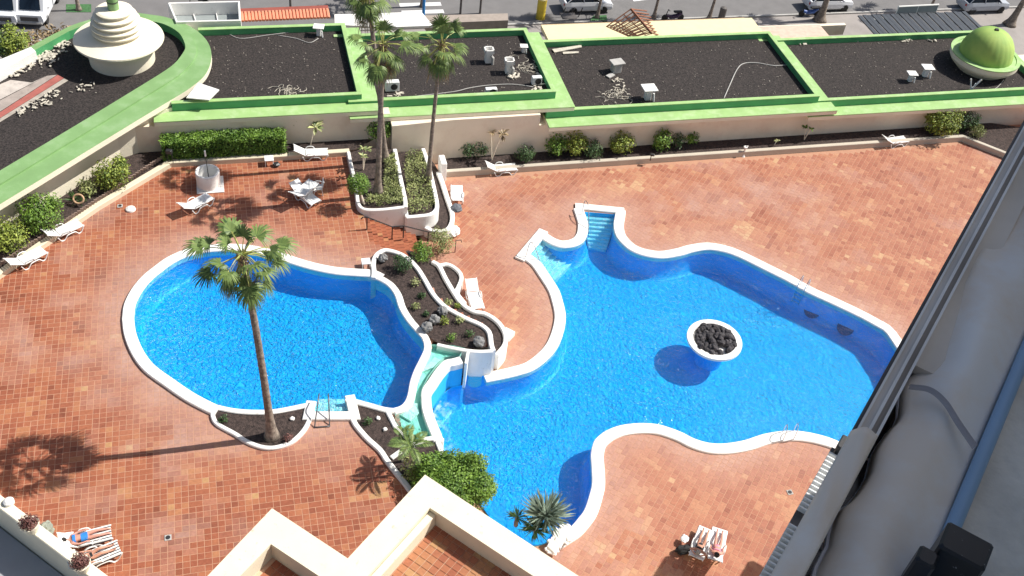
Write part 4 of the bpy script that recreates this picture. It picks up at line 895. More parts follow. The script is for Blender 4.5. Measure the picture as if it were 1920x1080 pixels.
for k, (px, py, r, mt_, lb_) in enumerate([(778, 529, .24, leaf_c, 'pale leaved small plant in the upper part of the wavy bed'), (791, 553, .2, leaf_d, 'dry dark tuft below the pale leaved plant'), (779, 574, .2, leaf_s, 'thin tuft near the pool edge of the wavy bed'), (799, 588, .16, leaf_d, 'tiny dark tuft left of the three boulders'), (834, 601, .24, leaf_y, 'yellow tipped plant right of the boulders'), (861, 600, .22, leaf_c, 'pale plant near the right rim of the wavy bed'), (846, 632, .26, leaf_g, 'green tuft near the bottom of the wavy bed'), (880, 625, .24, leaf_d, 'dark green tuft beside the last boulder'), (840, 566, .22, leaf_s, 'small shrub in the middle terrace bed'), (858, 573, .16, leaf_y, 'pale tuft in the middle terrace bed'), (690, 790, .2, leaf_d, 'grey twiggy tuft in the pointed bed'), (540, 822, .22, leaf_m, 'reddish tuft right of the palm foot'), (420, 785, .2, leaf_d, 'dark tuft at the left tip of the palm bed')]):
    zs = (T1z - .12 if py < 640 and k < 8 else .95 if k < 10 else LD + .06)
    shrub(px, py, zs, r, mt_, lb_, 120, .1, hz=.8, cat='plant', name='small_plant', stems=2)
# clipped ball on a trunk
c = P(672, 345, 3.1); t = thing('clipped_tree', 'small tree clipped to a green ball leaning over the upper planter wall', 'topiary tree', None, P(682, 380, 1.7))
m = MB(); cloud(m, c, (.62, .62, .56), 2400, .1, shell=.25); put(m, 'crown', leaf_g, t, fix=False); put(MB().tube([P(683, 382, 1.7), P(677, 365, 2.4), c], [.06, .05, .04], 7), 'trunk', wallp, t)
# hedge
hx0, hy0 = Bc(302, 262, 2.6); hx1, hy1 = Bc(534, 252, 2.6)
hg = thing('hedge', 'long clipped green hedge along the wall of the upper deck', 'hedge', None, W(hx0 + 3, 49.2, LD + .2)); m = MB()
for k in range(9500):
    fx_ = random.random(); x = hx0 + (hx1 - hx0) * fx_; face = random.random(); y = 48.72 + .95 * random.random(); z = LD + .3 + 1.1 * random.random()
    if face < .45: z = LD + 1.4 + random.gauss(0, .05)
    elif face < .75: y = 48.72 + abs(random.gauss(0, .06))
    z += .12 * noise.noise((x * 1.2, y, 0)); p = W(x, y, z)
    leaf_into(m, p, Vector((random.gauss(0, .6), random.gauss(-.5 if face > .45 else 0, .5), random.gauss(.8, .4))), random.uniform(.08, .17), min(1, max(0, .45 + .4 * noise.noise(p * 1.6) + random.gauss(0, .2))), .6)
put(m, 'foliage', leaf_g, hg, fix=False); put(MB().bb(hx0 + .1, hx1 - .1, 48.85, 49.6, LD + .2, LD + 1.25), 'twig_core', mat('hedge_twigs', (.03, .045, .015), .9, .4, 8), hg)
# succulent ground cover
def cover(name, label, poly, z, n, size, mt, h=.25, cat='ground cover'):
    q = PP(poly, z); xs = [p.x for p in q]; ys = [p.y for p in q]; m = MB(); c = 0
    cand = np.c_[RNG.uniform(min(xs), max(xs), n * 4), RNG.uniform(min(ys), max(ys), n * 4)]; cand = cand[inpoly(cand, q)][:n]
    for x, y in cand:
        hh = h * (.6 + .8 * noise.noise((x * 1.5, y * 1.5, 0))); zz_ = z + max(.02, random.random() * hh * 1.3)
        leaf_into(m, Vector((x, y, zz_)), Vector((random.gauss(0, .7), random.gauss(0, .7), .8)), size * random.uniform(.6, 1.3), min(1, max(0, .5 + .4 * noise.noise((x * 2, y * 2, 3)) + random.gauss(0, .2))), .4)
    return tag(m.build(name, mt, fix=False), label, cat, kind='stuff')
cover('succulent_cover', 'pale green succulents filling the upper planter bed around the palms', [(722, 300), (738, 290), (752, 350), (756, 382), (700, 386), (685, 383), (690, 370), (720, 366)], 1.72, 2600, .13, leaf_s, .4)
cover('succulent_cover', 'pale green succulents filling the middle planter bed', [(762, 292), (790, 286), (806, 330), (816, 385), (800, 399), (768, 400), (764, 370), (758, 320)], 1.2, 2800, .13, leaf_s, .5)
cover('dry_weeds', 'dry weeds on the lower ground by the street at the far left', [(60, 60), (130, 50), (110, 75), (60, 100), (10, 110), (10, 95)], -1.8, 500, .35, frond_b, .3)
# tall leafy plants with pale stems
def stemplant(px, py, z, h, mt, label, nst=3, nl=14, size=.35):
    b = P(px, py, z); t = thing('leafy_plant', label, 'plant', None, b); ms, ml_ = MB(), MB()
    for k in range(nst):
        th = random.random() * 6.28; e = b + Vector((math.cos(th) * h * .22, math.sin(th) * h * .22, h * random.uniform(.8, 1.1)))
        ms.tube([b, b.lerp(e, .5) + Vector((0, 0, .08)), e], [.035, .03, .015], 5)
        for j in range(nl):
            th2 = j * 2.4; d = Vector((math.cos(th2), math.sin(th2), random.uniform(-.5, .6))).normalized(); leaf_into(ml_, e - Vector((0, 0, .1 * random.random() * h)), d.cross(Vector((0, 0, 1)).cross(d)) + Vector((0, 0, .4)), size * random.uniform(.7, 1.2), random.random(), .45, d)
    put(ms, 'stem', wallp, t); put(ml_, 'foliage', mt, t, fix=False)
stemplant(582, 272, LD + .2, 1.5, leaf_c, 'variegated cream leaved plant right of the hedge, right one', 1, 12, .6)
stemplant(562, 265, LD + .2, 1.4, leaf_c, 'variegated green leaved plant right of the hedge, left one', 1, 12, .5)
stemplant(681, 318, 1.7, 1.5, leaf_c, 'slender plant with pale leaves at the top left of the upper planter', 3, 10, .3)
stemplant(922, 300, .3, 2.2, frond_b, 'thin dry leaved tree with pale stems in front of the beige wall', 2, 12, .45)
stemplant(1508, 262, .3, .95, leaf_g, 'small tree with a pale crooked trunk by the wall', 2, 18, .25)
stemplant(1452, 272, .3, .5, leaf_c, 'tiny pale leaved plant in the empty border', 1, 9, .22)
# ------------------------------------------------------------------ fan palms
def frondmesh(elev, dry, seed):
    rs = random.Random(seed); m = MB(); e = R_(elev); d = Vector((math.cos(e), 0, math.sin(e))); L = rs.uniform(.95, 1.4)
    q = d * L + Vector((0, 0, -.10 * L)); tip = q
    m.mi = 1; m.tube([(0, 0, 0), d * L * .5 + Vector((0, 0, .03)), q], [.035, .025, .018], 4); m.mi = 0
    side = Vector((0, 1, 0)); up = d.cross(side) * -1
    if up.z < 0: up = -up
    nb = 26; R0 = rs.uniform(.72, .95) * (.8 if dry else 1)
    for k in range(nb):
        a = R_(-108 + 216 * k / (nb - 1) + rs.uniform(-3, 3)); dd = (d * math.cos(a) + side * math.sin(a)).normalized()
        ln = R0 * (1 - .35 * abs(a) / 2) * rs.uniform(.85, 1.08); w_ = .075 * ln / R0
        p1 = q + dd * ln * .45 + up * .05; p2 = q + dd * ln * .78 + Vector((0, 0, -.12 * ln)); p3 = q + dd * ln * .95 + Vector((0, 0, (-.55 if dry else -.34) * ln))
        s_ = dd.cross(up).normalized()
        if dry: s_ = (s_ + up * rs.uniform(-1, 1)).normalized(); w_ *= .5
        tv = max(0, min(1, rs.gauss(.5, .2)))
        m.add([q - s_ * .008, q + s_ * .008, p1 + s_ * w_ * .5, p1 - s_ * w_ * .5, p2 + s_ * w_ * .3, p2 - s_ * w_ * .3, p3], [(0, 1, 2, 3), (3, 2, 4, 5), (5, 4, 6)], tv)
    me_ = m.build('frond', [frond_b if dry else frond_g, mat('petiole', (.34, .36, .10), .5)], fix=False); me = me_.data; bpy.data.objects.remove(me_); return me
FR = {}
for cls, (lo_, hi_, dry) in {'up': (45, 80, 0), 'mid': (8, 42, 0), 'low': (-35, 5, 0), 'hang': (-75, -40, 0), 'dry': (-85, -50, 1)}.items():
    FR[cls] = [frondmesh(random.uniform(lo_, hi_), dry, 100 * len(cls) + k) for k in range(4)]
def palm(base, top, label, r0=.22, r1=.15, counts=(8, 12, 12, 7, 8), s=1., cat='palm tree', group=None, bend=.25):
    base, top = Vector(base), Vector(top); t = thing('fan_palm', label, cat, group, base); n = 34; path = []; rad = []
    side = (top - base).cross(Vector((0, 0, 1)));
    for k in range(n + 1):
        u = k / n; p = base.lerp(top, u); hd_ = Vector((top.x - base.x, top.y - base.y, 0)); p = p - hd_ * bend * math.sin(math.pi * u) * .6
        path.append(p); rad.append((r0 * (1 + 1.3 * math.exp(-u * 16)) * (1 - u) + r1 * u) * (1 + .05 * (k % 2)))
    put(MB().tube(path, rad, 12), 'trunk', bark, t, smooth_=True)
    m = MB()
    for k in range(26): th = k * 2.4; a = top + Vector((math.cos(th) * r1 * .8, math.sin(th) * r1 * .8, -.5 + .02 * k)); m.tube([a, a + Vector((math.cos(th) * .14, math.sin(th) * .14, .22))], [.05, .02], 4)
    put(m, 'leaf_base', frond_b, t)
    for cls, cn in zip(('up', 'mid', 'low', 'hang', 'dry'), counts):
        for k in range(cn):
            me = random.choice(FR[cls]); o = bpy.data.objects.new('frond', me); COL.objects.link(o); o.parent = t
            o.location = top - base + Vector((0, 0, random.uniform(-.15, .1) if cls != 'dry' else -.25)); o.rotation_euler = (random.uniform(-.1, .1), random.uniform(-.1, .1), 6.283 * (k + random.uniform(-.3, .3)) / cn + len(cls))
            o.scale = (s * random.uniform(.85, 1.15),) * 3
    return t
def upright(bpx, z, tpx):
    "height at which the sight line of the top passes nearest above the base"
    b = P(*bpx, z); best = None
    for k in range(20, 200):
        T = P(*tpx, z + k * .1); d = math.hypot(T.x - b.x, T.y - b.y)
        if best is None or d < best[0]: best = (d, T)
    return b, best[1]
palm(P(510, 820, LD), P(454, 478, LD + 10.1), 'tall fan palm with a curved trunk in front of the left pool', .16, .125, (5, 8, 9, 8, 8), .95)
b_, t_ = upright((708, 362), 1.7, (718, 84)); palm(b_, t_, 'thick twin trunked fan palm of the upper planter, lower crown', .15, .12, (4, 6, 7, 8, 10), .88, bend=0)
b_, t_ = upright((722, 300), 1.7, (688, -22)); palm(b_, t_, 'tallest fan palm behind the twin trunk, crown cut by the frame top', .14, .11, (4, 6, 7, 8, 10), .88, bend=.1)
b_, t_ = upright((803, 338), 1.2, (828, 82)); palm(b_, t_, 'slim leaning fan palm in the middle planter by the third white wall', .12, .085, (4, 6, 7, 8, 9), .88, bend=.25)
# feather palms by the pointed bed
def feather(base, h, label, n=11, L=1.5, green_=frond_g):
    base = Vector(base); t = thing('feather_palm', label, 'palm', None, base); top = base + Vector((.05, .03, h))
    put(MB().tube([base, base.lerp(top, .5) + Vector((.04, 0, 0)), top], [.09, .06, .06], 8), 'trunk', mat('pale_stem', (.45, .42, .33)), t)
    for k in range(n):
        m = MB(); th = 6.283 * k / n + random.uniform(-.2, .2); el = random.uniform(.75, 1.35); d = Vector((math.cos(th), math.sin(th), 0)); pts = []
        for j in range(9): u = j / 8; pts.append(top + d * (L * u * math.cos(el * (1 - u * .5))) + Vector((0, 0, L * (math.sin(el) * u - .65 * u * u))))
        m.tube(pts, [.02 * (1 - .8 * j / 8) for j in range(9)], 4); s_ = Vector((-d.y, d.x, 0))
        for j in range(1, 34):
            u = j / 34; i = int(u * 8); p = pts[i].lerp(pts[min(8, i + 1)], u * 8 - i); ax = (pts[min(8, i + 1)] - pts[i]).normalized()
            for sg in (-1, 1):
                dv = (s_ * sg * .9 + ax * .7 + Vector((0, 0, -.15))).normalized(); ll = .30 * math.sin(math.pi * (.15 + .8 * u)); nn = dv.cross(ax); leaf_into(m, p, nn, ll, random.random(), .14, dv)
        put(m, 'frond', green_, t, fix=False)
feather(P(766, 885, LD), 1.7, 'young feather palm on pale stems in front of the channel end', 6, 1.1)
feather(P(756, 866, LD), 1.5, 'smaller feather palm just behind the young one by the channel', 5, .85)
def spiky(px, py, z, r, n, label, mt=leaf_s, h=.3):
    b = P(px, py, z); t = thing('spiky_plant', label, 'yucca', None, b); m = MB(); c = b + Vector((0, 0, h))
    for k in range(n):
        d = Vector((random.gauss(0, 1), random.gauss(0, 1), abs(random.gauss(.3, .7)))).normalized(); leaf_into(m, c, d.cross(Vector((random.random(), random.random(), .3))), r * random.uniform(.7, 1.1), random.random(), .08, d)
    put(m, 'foliage', mt, t, fix=False); put(MB().tube([b - Vector((0, 0, .2)), c], [.1, .08], 7), 'stem', bark, t)
spiky(1022, 985, .8, 1.25, 230, 'large spiky silvery yucca rising over the cream parapet by the pool', leafm('leaf_silver', (.08, .12, .09), (.30, .38, .30)), .6)
spiky(1003, 1003, .8, .8, 110, 'middle sized green yucca left of the large one', leaf_d, .4)
spiky(968, 980, .8, .55, 70, 'small dark green yucca over the water edge', leaf_d, .4)
spiky(145, 378, LD + .2, .7, 60, 'dark aloe with stiff leaves beside the clay ring', leaf_d, .1)
rubble('shore_stones', 'pale stones edging the white rim near the yuccas', [(1046, 1015, 5, 7), (1060, 1000, 3, 3), (1035, 1030, 4, 6)], .25, 40, .12, .35, white)
# boulders
for k, (px, py, r) in enumerate([(718, 486, .24), (830, 585, .26), (815, 601, .26), (800, 615, .27), (898, 643, .28)]):
    lb_ = ['grey boulder at the top left of the wavy bed', 'grey boulder highest of the group of three', 'grey boulder in the middle of the group of three', 'grey boulder nearest the pool in the group of three', 'lone grey boulder at the lower end of the wavy bed'][k]
    o = bpy.data.objects.new('boulder', rockmesh('boulder', r, grey_rock, 20 + k, .85, 3)); COL.objects.link(o); o.location = P(px, py, T1z) + Vector((0, 0, .08)); tag(o, lb_, 'boulder', 'boulders in the wavy bed')
for k, (px, py) in enumerate([(709, 784), (722, 805), (548, 785)]):
    o = bpy.data.objects.new('white_stone', rockmesh('white_stone', .11, white, 40 + k)); COL.objects.link(o); o.location = P(px, py, LD + .1); tag(o, ['upper small white stone in the pointed bed', 'lower small white stone in the pointed bed', 'small white stone in the bed right of the palm trunk'][k], 'stone')
# ------------------------------------------------------------------ deck furniture
def lounger_proto():
    t = thing('sun_lounger', 'x', 'sun lounger', None, (0, 0, 0), 0, True)
    m = MB()    # seat: slats across, foot end at x=0
    n = 13
    for k in range(n): x = .06 + k * .095; m.bevbox((x, 0, .34 + .02 * math.sin(x * 2.6)), (.088, .60, .03), 0, .008)
    m.bevbox((.62, .315, .33), (1.3, .05, .07), 0, .015); m.bevbox((.62, -.315, .33), (1.3, .05, .07), 0, .015); m.build('seat', pure, t)
    bm = MB(); a = R_(32); M4 = Matrix.Rotation(-a, 3, 'Y')
    for k in range(7): v = M4 @ Vector((.06 + k * .1, 0, 0)); bm.bevbox(Vector((1.27, 0, .35)) + v, (.092, .60, .03), 0, .008, M4)
    for sg in (-1, 1): bm.bevbox(Vector((1.27, sg * .3, .35)) + M4 @ Vector((.36, 0, -.01)), (.76, .04, .05), 0, .012, M4)
    bm.build('backrest', pure, t)
    for sg in (-1, 1):      # wavy side frame with two splayed leg loops and an arm loop
        m = MB(); y = sg * .335
        prof = [(.02, .30), (.10, .18), (.20, .03), (.34, .0), (.42, .10), (.52, .20), (.72, .22), (.92, .20), (1.02, .10), (1.12, .0), (1.28, .02), (1.36, .16), (1.42, .30)]
        m.tube(smooth([(x, y, z) for x, z in prof], n=3), .03, 6); m.build('side_frame', pure, t)
        m = MB(); m.tube(smooth([(.72, y, .33), (.80, y * 1.06, .46), (.98, y * 1.08, .50), (1.14, y * 1.06, .46), (1.22, y, .34)], n=3), .025, 6); m.build('arm_loop', pure, t)
    return t
LP_ = lounger_proto(); used = [0]
def lounger(foot, head, z, label, s=1., flat=False, lift=0.):
    a, b = P(*foot, z), P(*head, z); d = b - a; rz = math.atan2(d.y, d.x); c = (a + b) / 2; o = c - Vector((math.cos(rz), math.sin(rz), 0)) * .95
    o.z = z + .01 + lift
    if not used[0]: used[0] = 1; LP_.location = o; LP_.rotation_euler = (0, 0, rz); LP_['label'] = label; LP_['group'] = 'white plastic sun loungers'; return LP_
    return dup(LP_, o, rz, label, 'white plastic sun loungers')
CH[LP_.name] = [(c, []) for c in kids(LP_)]
lounger((76, 482), (28, 507), LD, 'white plastic lounger at the lower end of the left kerb')
lounger((145, 430), (96, 453), LD, 'white plastic lounger second along the left kerb')
lounger((390, 379), (346, 403), LD, 'white lounger alone in palm shade right below the round well')
l6 = lounger((610, 294), (556, 296), LD, 'white lounger standing parallel to the kerb near the wall of the upper deck')
lounger((968, 321), (908, 326), 0, 'white lounger beside the kerb right of the planter post')
lounger((1697, 268), (1650, 275), 0, 'white lounger at the far right end of the border kerb')
lounger((855, 350), (858, 402), 0, 'white lounger pointing at the stairs next to the narrow planter')
lounger((893, 578), (884, 550), 0, 'white lounger pushed against the wavy terrace wall')
lounger((588, 386), (556, 362), LD, 'lower white lounger of the jumbled stack in palm shade')
lounger((580, 366), (560, 384), LD, 'upper white lounger lying across the jumbled stack', lift=.32)
l_a = lounger((1317, 1012), (1302, 1052), 0, 'left occupied lounger of the pair on the lower right deck')
l_b = lounger((1344, 1014), (1336, 1056), 0, 'right occupied lounger of the pair on the lower right deck')
l_c = lounger((198, 1010), (128, 1028), LD, 'upper striped lounger beside the potted wall at the lower left')
l_d = lounger((208, 1042), (150, 1066), LD, 'lower lounger partly hidden behind the maroon plant at the lower left')
def chair(px, py, z, rz, label):
    t = thing('plastic_chair', label, 'chair', None, P(px, py, z), rz, True)
    MB().bevbox((0, 0, .43), (.46, .46, .04), 0, .02).build('seat', pure, t); M4 = Matrix.Rotation(-.25, 3, 'Y')
    m = MB()
    for k in range(4): m.bevbox((-.27, -.15 + .1 * k, .66), (.03, .06, .40), 0, .01, M4)
    m.bevbox((-.32, 0, .88), (.04, .46, .06), 0, .01); m.build('backrest', pure, t)
    for sx_ in (-1, 1):
        for sy_ in (-1, 1): MB().tube([(sx_ * .2, sy_ * .2, .42), (sx_ * .25, sy_ * .25, 0)], .022, 6).build('leg', pure, t)
    for sy_ in (-1, 1): MB().tube(smooth([(-.28, sy_ * .24, .62), (0, sy_ * .27, .66), (.2, sy_ * .25, .6), (.22, sy_ * .24, .43)], n=3), .022, 6).build('armrest', pure, t)
chair(596, 363, LD, R_(200), 'white plastic chair tipped against the jumbled loungers')
def table(px, py, z, s, label):
    t = thing('side_table', label, 'table', None, P(px, py, z), BA, True); t.scale = (s,) * 3
    MB().bevbox((0, 0, .42), (.5, .5, .04), 0, .015).build('table_top', pure, t)
    for sx_ in (-1, 1):
        for sy_ in (-1, 1): MB().tube([(sx_ * .2, sy_ * .2, .41), (sx_ * .22, sy_ * .22, 0)], .022, 6).build('leg', pure, t)
table(505, 308, LD, 1., 'small white plastic table left of the lounger by the kerb')
table(686, 500, LD, .9, 'little white table at the pool rim beside the wavy bed')
table(129, 1018, LD, .9, 'white side table at the head of the striped lounger')
for px, py, z, s_, lb_ in ((518, 308, LD, .18, 'dark crumpled cushion beside the small table'),):
    o = bpy.data.objects.new('dark_cushion', rockmesh('dark_cushion', .22, darkm, 71, .5)); COL.objects.link(o); o.location = P(px, py, z + .12); tag(o, lb_, 'cushion')
# well
x_, y_ = Bc(392, 348, LD); wc = W(x_, y_)
we = thing('round_well', 'round white well ring on a white square slab near the hedge', 'well', None, (wc.x, wc.y, LD))
put(MB().bevbox((wc.x + .06, wc.y + .02, LD + .04), (1.42, 1.42, .06), BA, .01), 'base_slab', white, we)
put(MB().lathe([(.62, LD + .06), (.64, LD + .95), (.61, LD + 1.0), (.54, LD + 1.0), (.52, LD + .95), (.51, LD + .25), (.01, LD + .25)], (wc.x, wc.y, 0), 48), 'well_ring', white, we)
pl = thing('thin_pole', 'thin dark pole with a white top standing inside the round well', 'pole', None, (wc.x, wc.y, LD + .25))
put(MB().tube([(wc.x, wc.y + .1, LD + .25), (wc.x - .05, wc.y + .15, LD + 1.9)], .022), 'shaft', darkm, pl); put(MB().tube([(wc.x - .05, wc.y + .15, LD + 1.85), (wc.x - .06, wc.y + .17, LD + 2.2)], .045), 'cap', white, pl)
la = thing('flood_lamp', 'small dark flood lamp on legs at the corner of the upper kerb', 'lamp', None, P(320, 305, LD + .3))
p = P(320, 305, LD + .3); put(MB().bevbox(p + Vector((0, 0, .75)), (.34, .24, .24), 0, .03), 'housing', darkm, la)
for sg in (-1, 1): put(MB().tube([p + Vector((sg * .14, 0, 0)), p + Vector((sg * .13, 0, .65))], .02), 'leg', darkm, la)
la = thing('flood_lamp', 'small dark lamp on a stake behind the right border kerb', 'lamp', None, P(1219, 301, .3)); p = P(1219, 301, .3)
put(MB().bevbox(p + Vector((0.05, 0, .45)), (.28, .2, .14), 0, .03), 'housing', darkm, la); put(MB().tube([p, p + Vector((0, 0, .4))], .03), 'leg', darkm, la)
ft = thing('drinking_tap', 'white standing tap at the edge of the right border kerb', 'tap', None, P(1394, 292, 0)); p = P(1393, 293, 0)
put(MB().lathe([(.14, 0), (.09, .1), (.06, .2), (.06, .6), (.12, .68), (.13, .74), (.05, .76)], p, 14), 'pedestal', white, ft); put(MB().tube([p + Vector((0, 0, .7)), p + Vector((.05, 0, .82)), p + Vector((.16, 0, .8))], .025), 'spout', white, ft)
m = MB(); c = P(147, 373, LD + .62); th = []
ang_ = [(math.cos(a) * .27, math.sin(a) * .27) for a in np.linspace(0, 6.283, 22)]
m.tube([c + Vector((x, y * .5, y * .7)) for x, y in ang_], .05, 8, False); o = m.build('clay_ring', mat('pale_terracotta', (.55, .36, .22))); tag(o, 'pale orange ring propped up between the left border plants', 'ring')
for px, py, z, s_, nm, lb_ in ((245, 393, LD, .22, 'vent_cap', 'white rounded cap on the tiles near the left kerb'),):
    o = MB().lathe([(.26, 0), (.24, .08), (.12, .14), (.01, .15)], P(px, py, z + .01), 20).build(nm, white); tag(o, lb_, 'cap')
for px, py, z, lb_ in ((225, 386, LD, 'small square pale cover set in the tiles near the left kerb'), (315, 1008, LD, 'small square drain with a ring on the lower left deck'), (1481, 923, 0, 'small square drain on the lower right deck')):
    t = thing('floor_drain', lb_, 'drain', None, P(px, py, z)); p = P(px, py, z + .02); put(MB().bevbox(p, (.26, .26, .02), BA, .004), 'frame', concrete, t); put(MB().lathe([(.04, 0), (.09, 0), (.09, .012), (.04, .012)], p + Vector((0, 0, .01)), 16), 'ring', darkm, t)
# ladders and rails
def loop(label, pts, r=.022, mt=steel, name='pool_handrail'):
    t = thing(name, label, 'handrail', None, pts[0][0]); 
    for q in pts: put(MB().tube(smooth(q, n=4), r, 7, True), 'rail', mt, t, smooth_=True)
def up3(px, py, z, dz): p = P(px, py, z); return p + Vector((0, 0, dz))
loop('steel handrail over the steps in the top notch of the right pool', [[up3(1091, 402, 0.1, 0), up3(1091, 402, .1, .6), up3(1094, 398, .1, .85), up3(1100, 412, .1, .8), up3(1103, 445, -.2, .0)]])
loop('steel handrail over the slanting steps left of the right pool', [[up3(986, 482, 0.1, 0), up3(988, 480, .1, .6), up3(992, 476, .1, .85), up3(1000, 482, .1, .75), up3(1014, 498, -.2, .0)]])
loop('dark steel double handrail in the notch at the bottom of the left pool', [[P(590, 801, LD), up3(590, 801, LD, .05), up3(597, 775, LD, .75), up3(599, 752, LR, .5)], [P(619, 799, LD), up3(618, 797, LD, .05), up3(617, 770, LD, .75), up3(616, 752, LR, .5)], [P(590, 801, LD + .05), P(619, 799, LD + .05)]], .03, mat('dull_steel', (.16, .16, .17), .4, metal=.6))
for lb_, a_, b_, into in (('steel ladder at the upper edge of the right pool', (1497, 538), (1510, 545), (-.5, -.8)), ('steel ladder at the lower edge of the right pool', (1468, 818), (1488, 816), (.1, .9))):
    t = thing('pool_ladder', lb_, 'ladder', None, P(*a_, ZR)); v = Vector((into[0], into[1], 0)).normalized()
    for q in (a_, b_): p = P(*q, ZR) - v * .25; put(MB().tube(smooth([p, p + Vector((0, 0, .6)), p + v * .2 + Vector((0, 0, .78)), p + v * .5 + Vector((0, 0, .5)), p + v * .55 + Vector((0, 0, -.9))], n=4), .022, 7), 'rail', steel, t)
    for k in range(3): put(MB().tube([P(*a_, ZR) + v * .3 - Vector((0, 0, .3 + .25 * k)), P(*b_, ZR) + v * .3 - Vector((0, 0, .3 + .25 * k))], .025), 'rung', steel, t)
# jug like white thing at the terrace wall, grey towel bundle
o = MB().prism(PP([(948, 613), (966, 622), (955, 634), (948, 632)], .3), .0, .3); o = o.build('white_chair_end', pure); tag(o, 'white plastic wedge sticking out behind the lower terrace wall', 'plastic panel')
def lump(px, py, z, rad, mt, name, label, cat, seed):
    me = rockmesh(name, 1, mt, seed, 1, 3); me.transform(Matrix.Diagonal((*rad, 1))); o = bpy.data.objects.new(name, me); COL.objects.link(o); o.location = P(px, py, z); o.rotation_euler = (0, 0, seed); tag(o, label, cat); return o
lump(856, 390, .62, (.3, .34, .18), mat('grey_bag', (.12, .13, .15), .8, .3, 6), 'grey_bag', 'dark grey bag lying on the head end of the lounger near the stairs', 'bag', 3)
lump(850, 433, .25, (.34, .4, .22), pure, 'folded_umbrella', 'white folded parasol cloth leaning on the narrow planter tip', 'parasol', 9)
lump(1283, 1030, .22, (.2, .42, .2), mat('black_bag', (.012, .012, .012), .8), 'black_bag', 'black beach bag and towel beside the left lounger of the pair', 'bag', 5)
lump(1284, 1010, .3, (.16, .2, .08), pure, 'striped_towel', 'rolled pale towel on top of the black beach bag', 'towel', 6)
# ------------------------------------------------------------------ people
skin = mat('skin', (.50, .25, .17), .55, .06, 6); skin2 = mat('pink_skin', (.60, .29, .22), .55, .06, 6)
hairm = mat('dark_hair', (.015, .012, .01), .6); hairg = mat('grey_hair', (.3, .28, .26), .6)
def skinned(name, joints, edges, mt, sub=1):
    me = bpy.data.meshes.new(name); me.from_pydata([j[0] for j in joints], edges, []); o = bpy.data.objects.new(name, me); COL.objects.link(o)
    sm = o.modifiers.new('s', 'SKIN'); sl = me.skin_vertices[0].data
    for k, j in enumerate(joints): r = j[1]; sl[k].radius = (r, r) if not isinstance(r, tuple) else r
    sl[0].use_root = True
    sb = o.modifiers.new('b', 'SUBSURF'); sb.levels = sb.render_levels = sub
    dg = bpy.context.evaluated_depsgraph_get(); m2 = bpy.data.meshes.new_from_object(o.evaluated_get(dg)); m2.name = name; bpy.data.objects.remove(o)
    m2.materials.clear(); m2.materials.append(mt)
    for p in m2.polygons: p.use_smooth = True
    r = bpy.data.objects.new(name, m2); COL.objects.link(r); return r
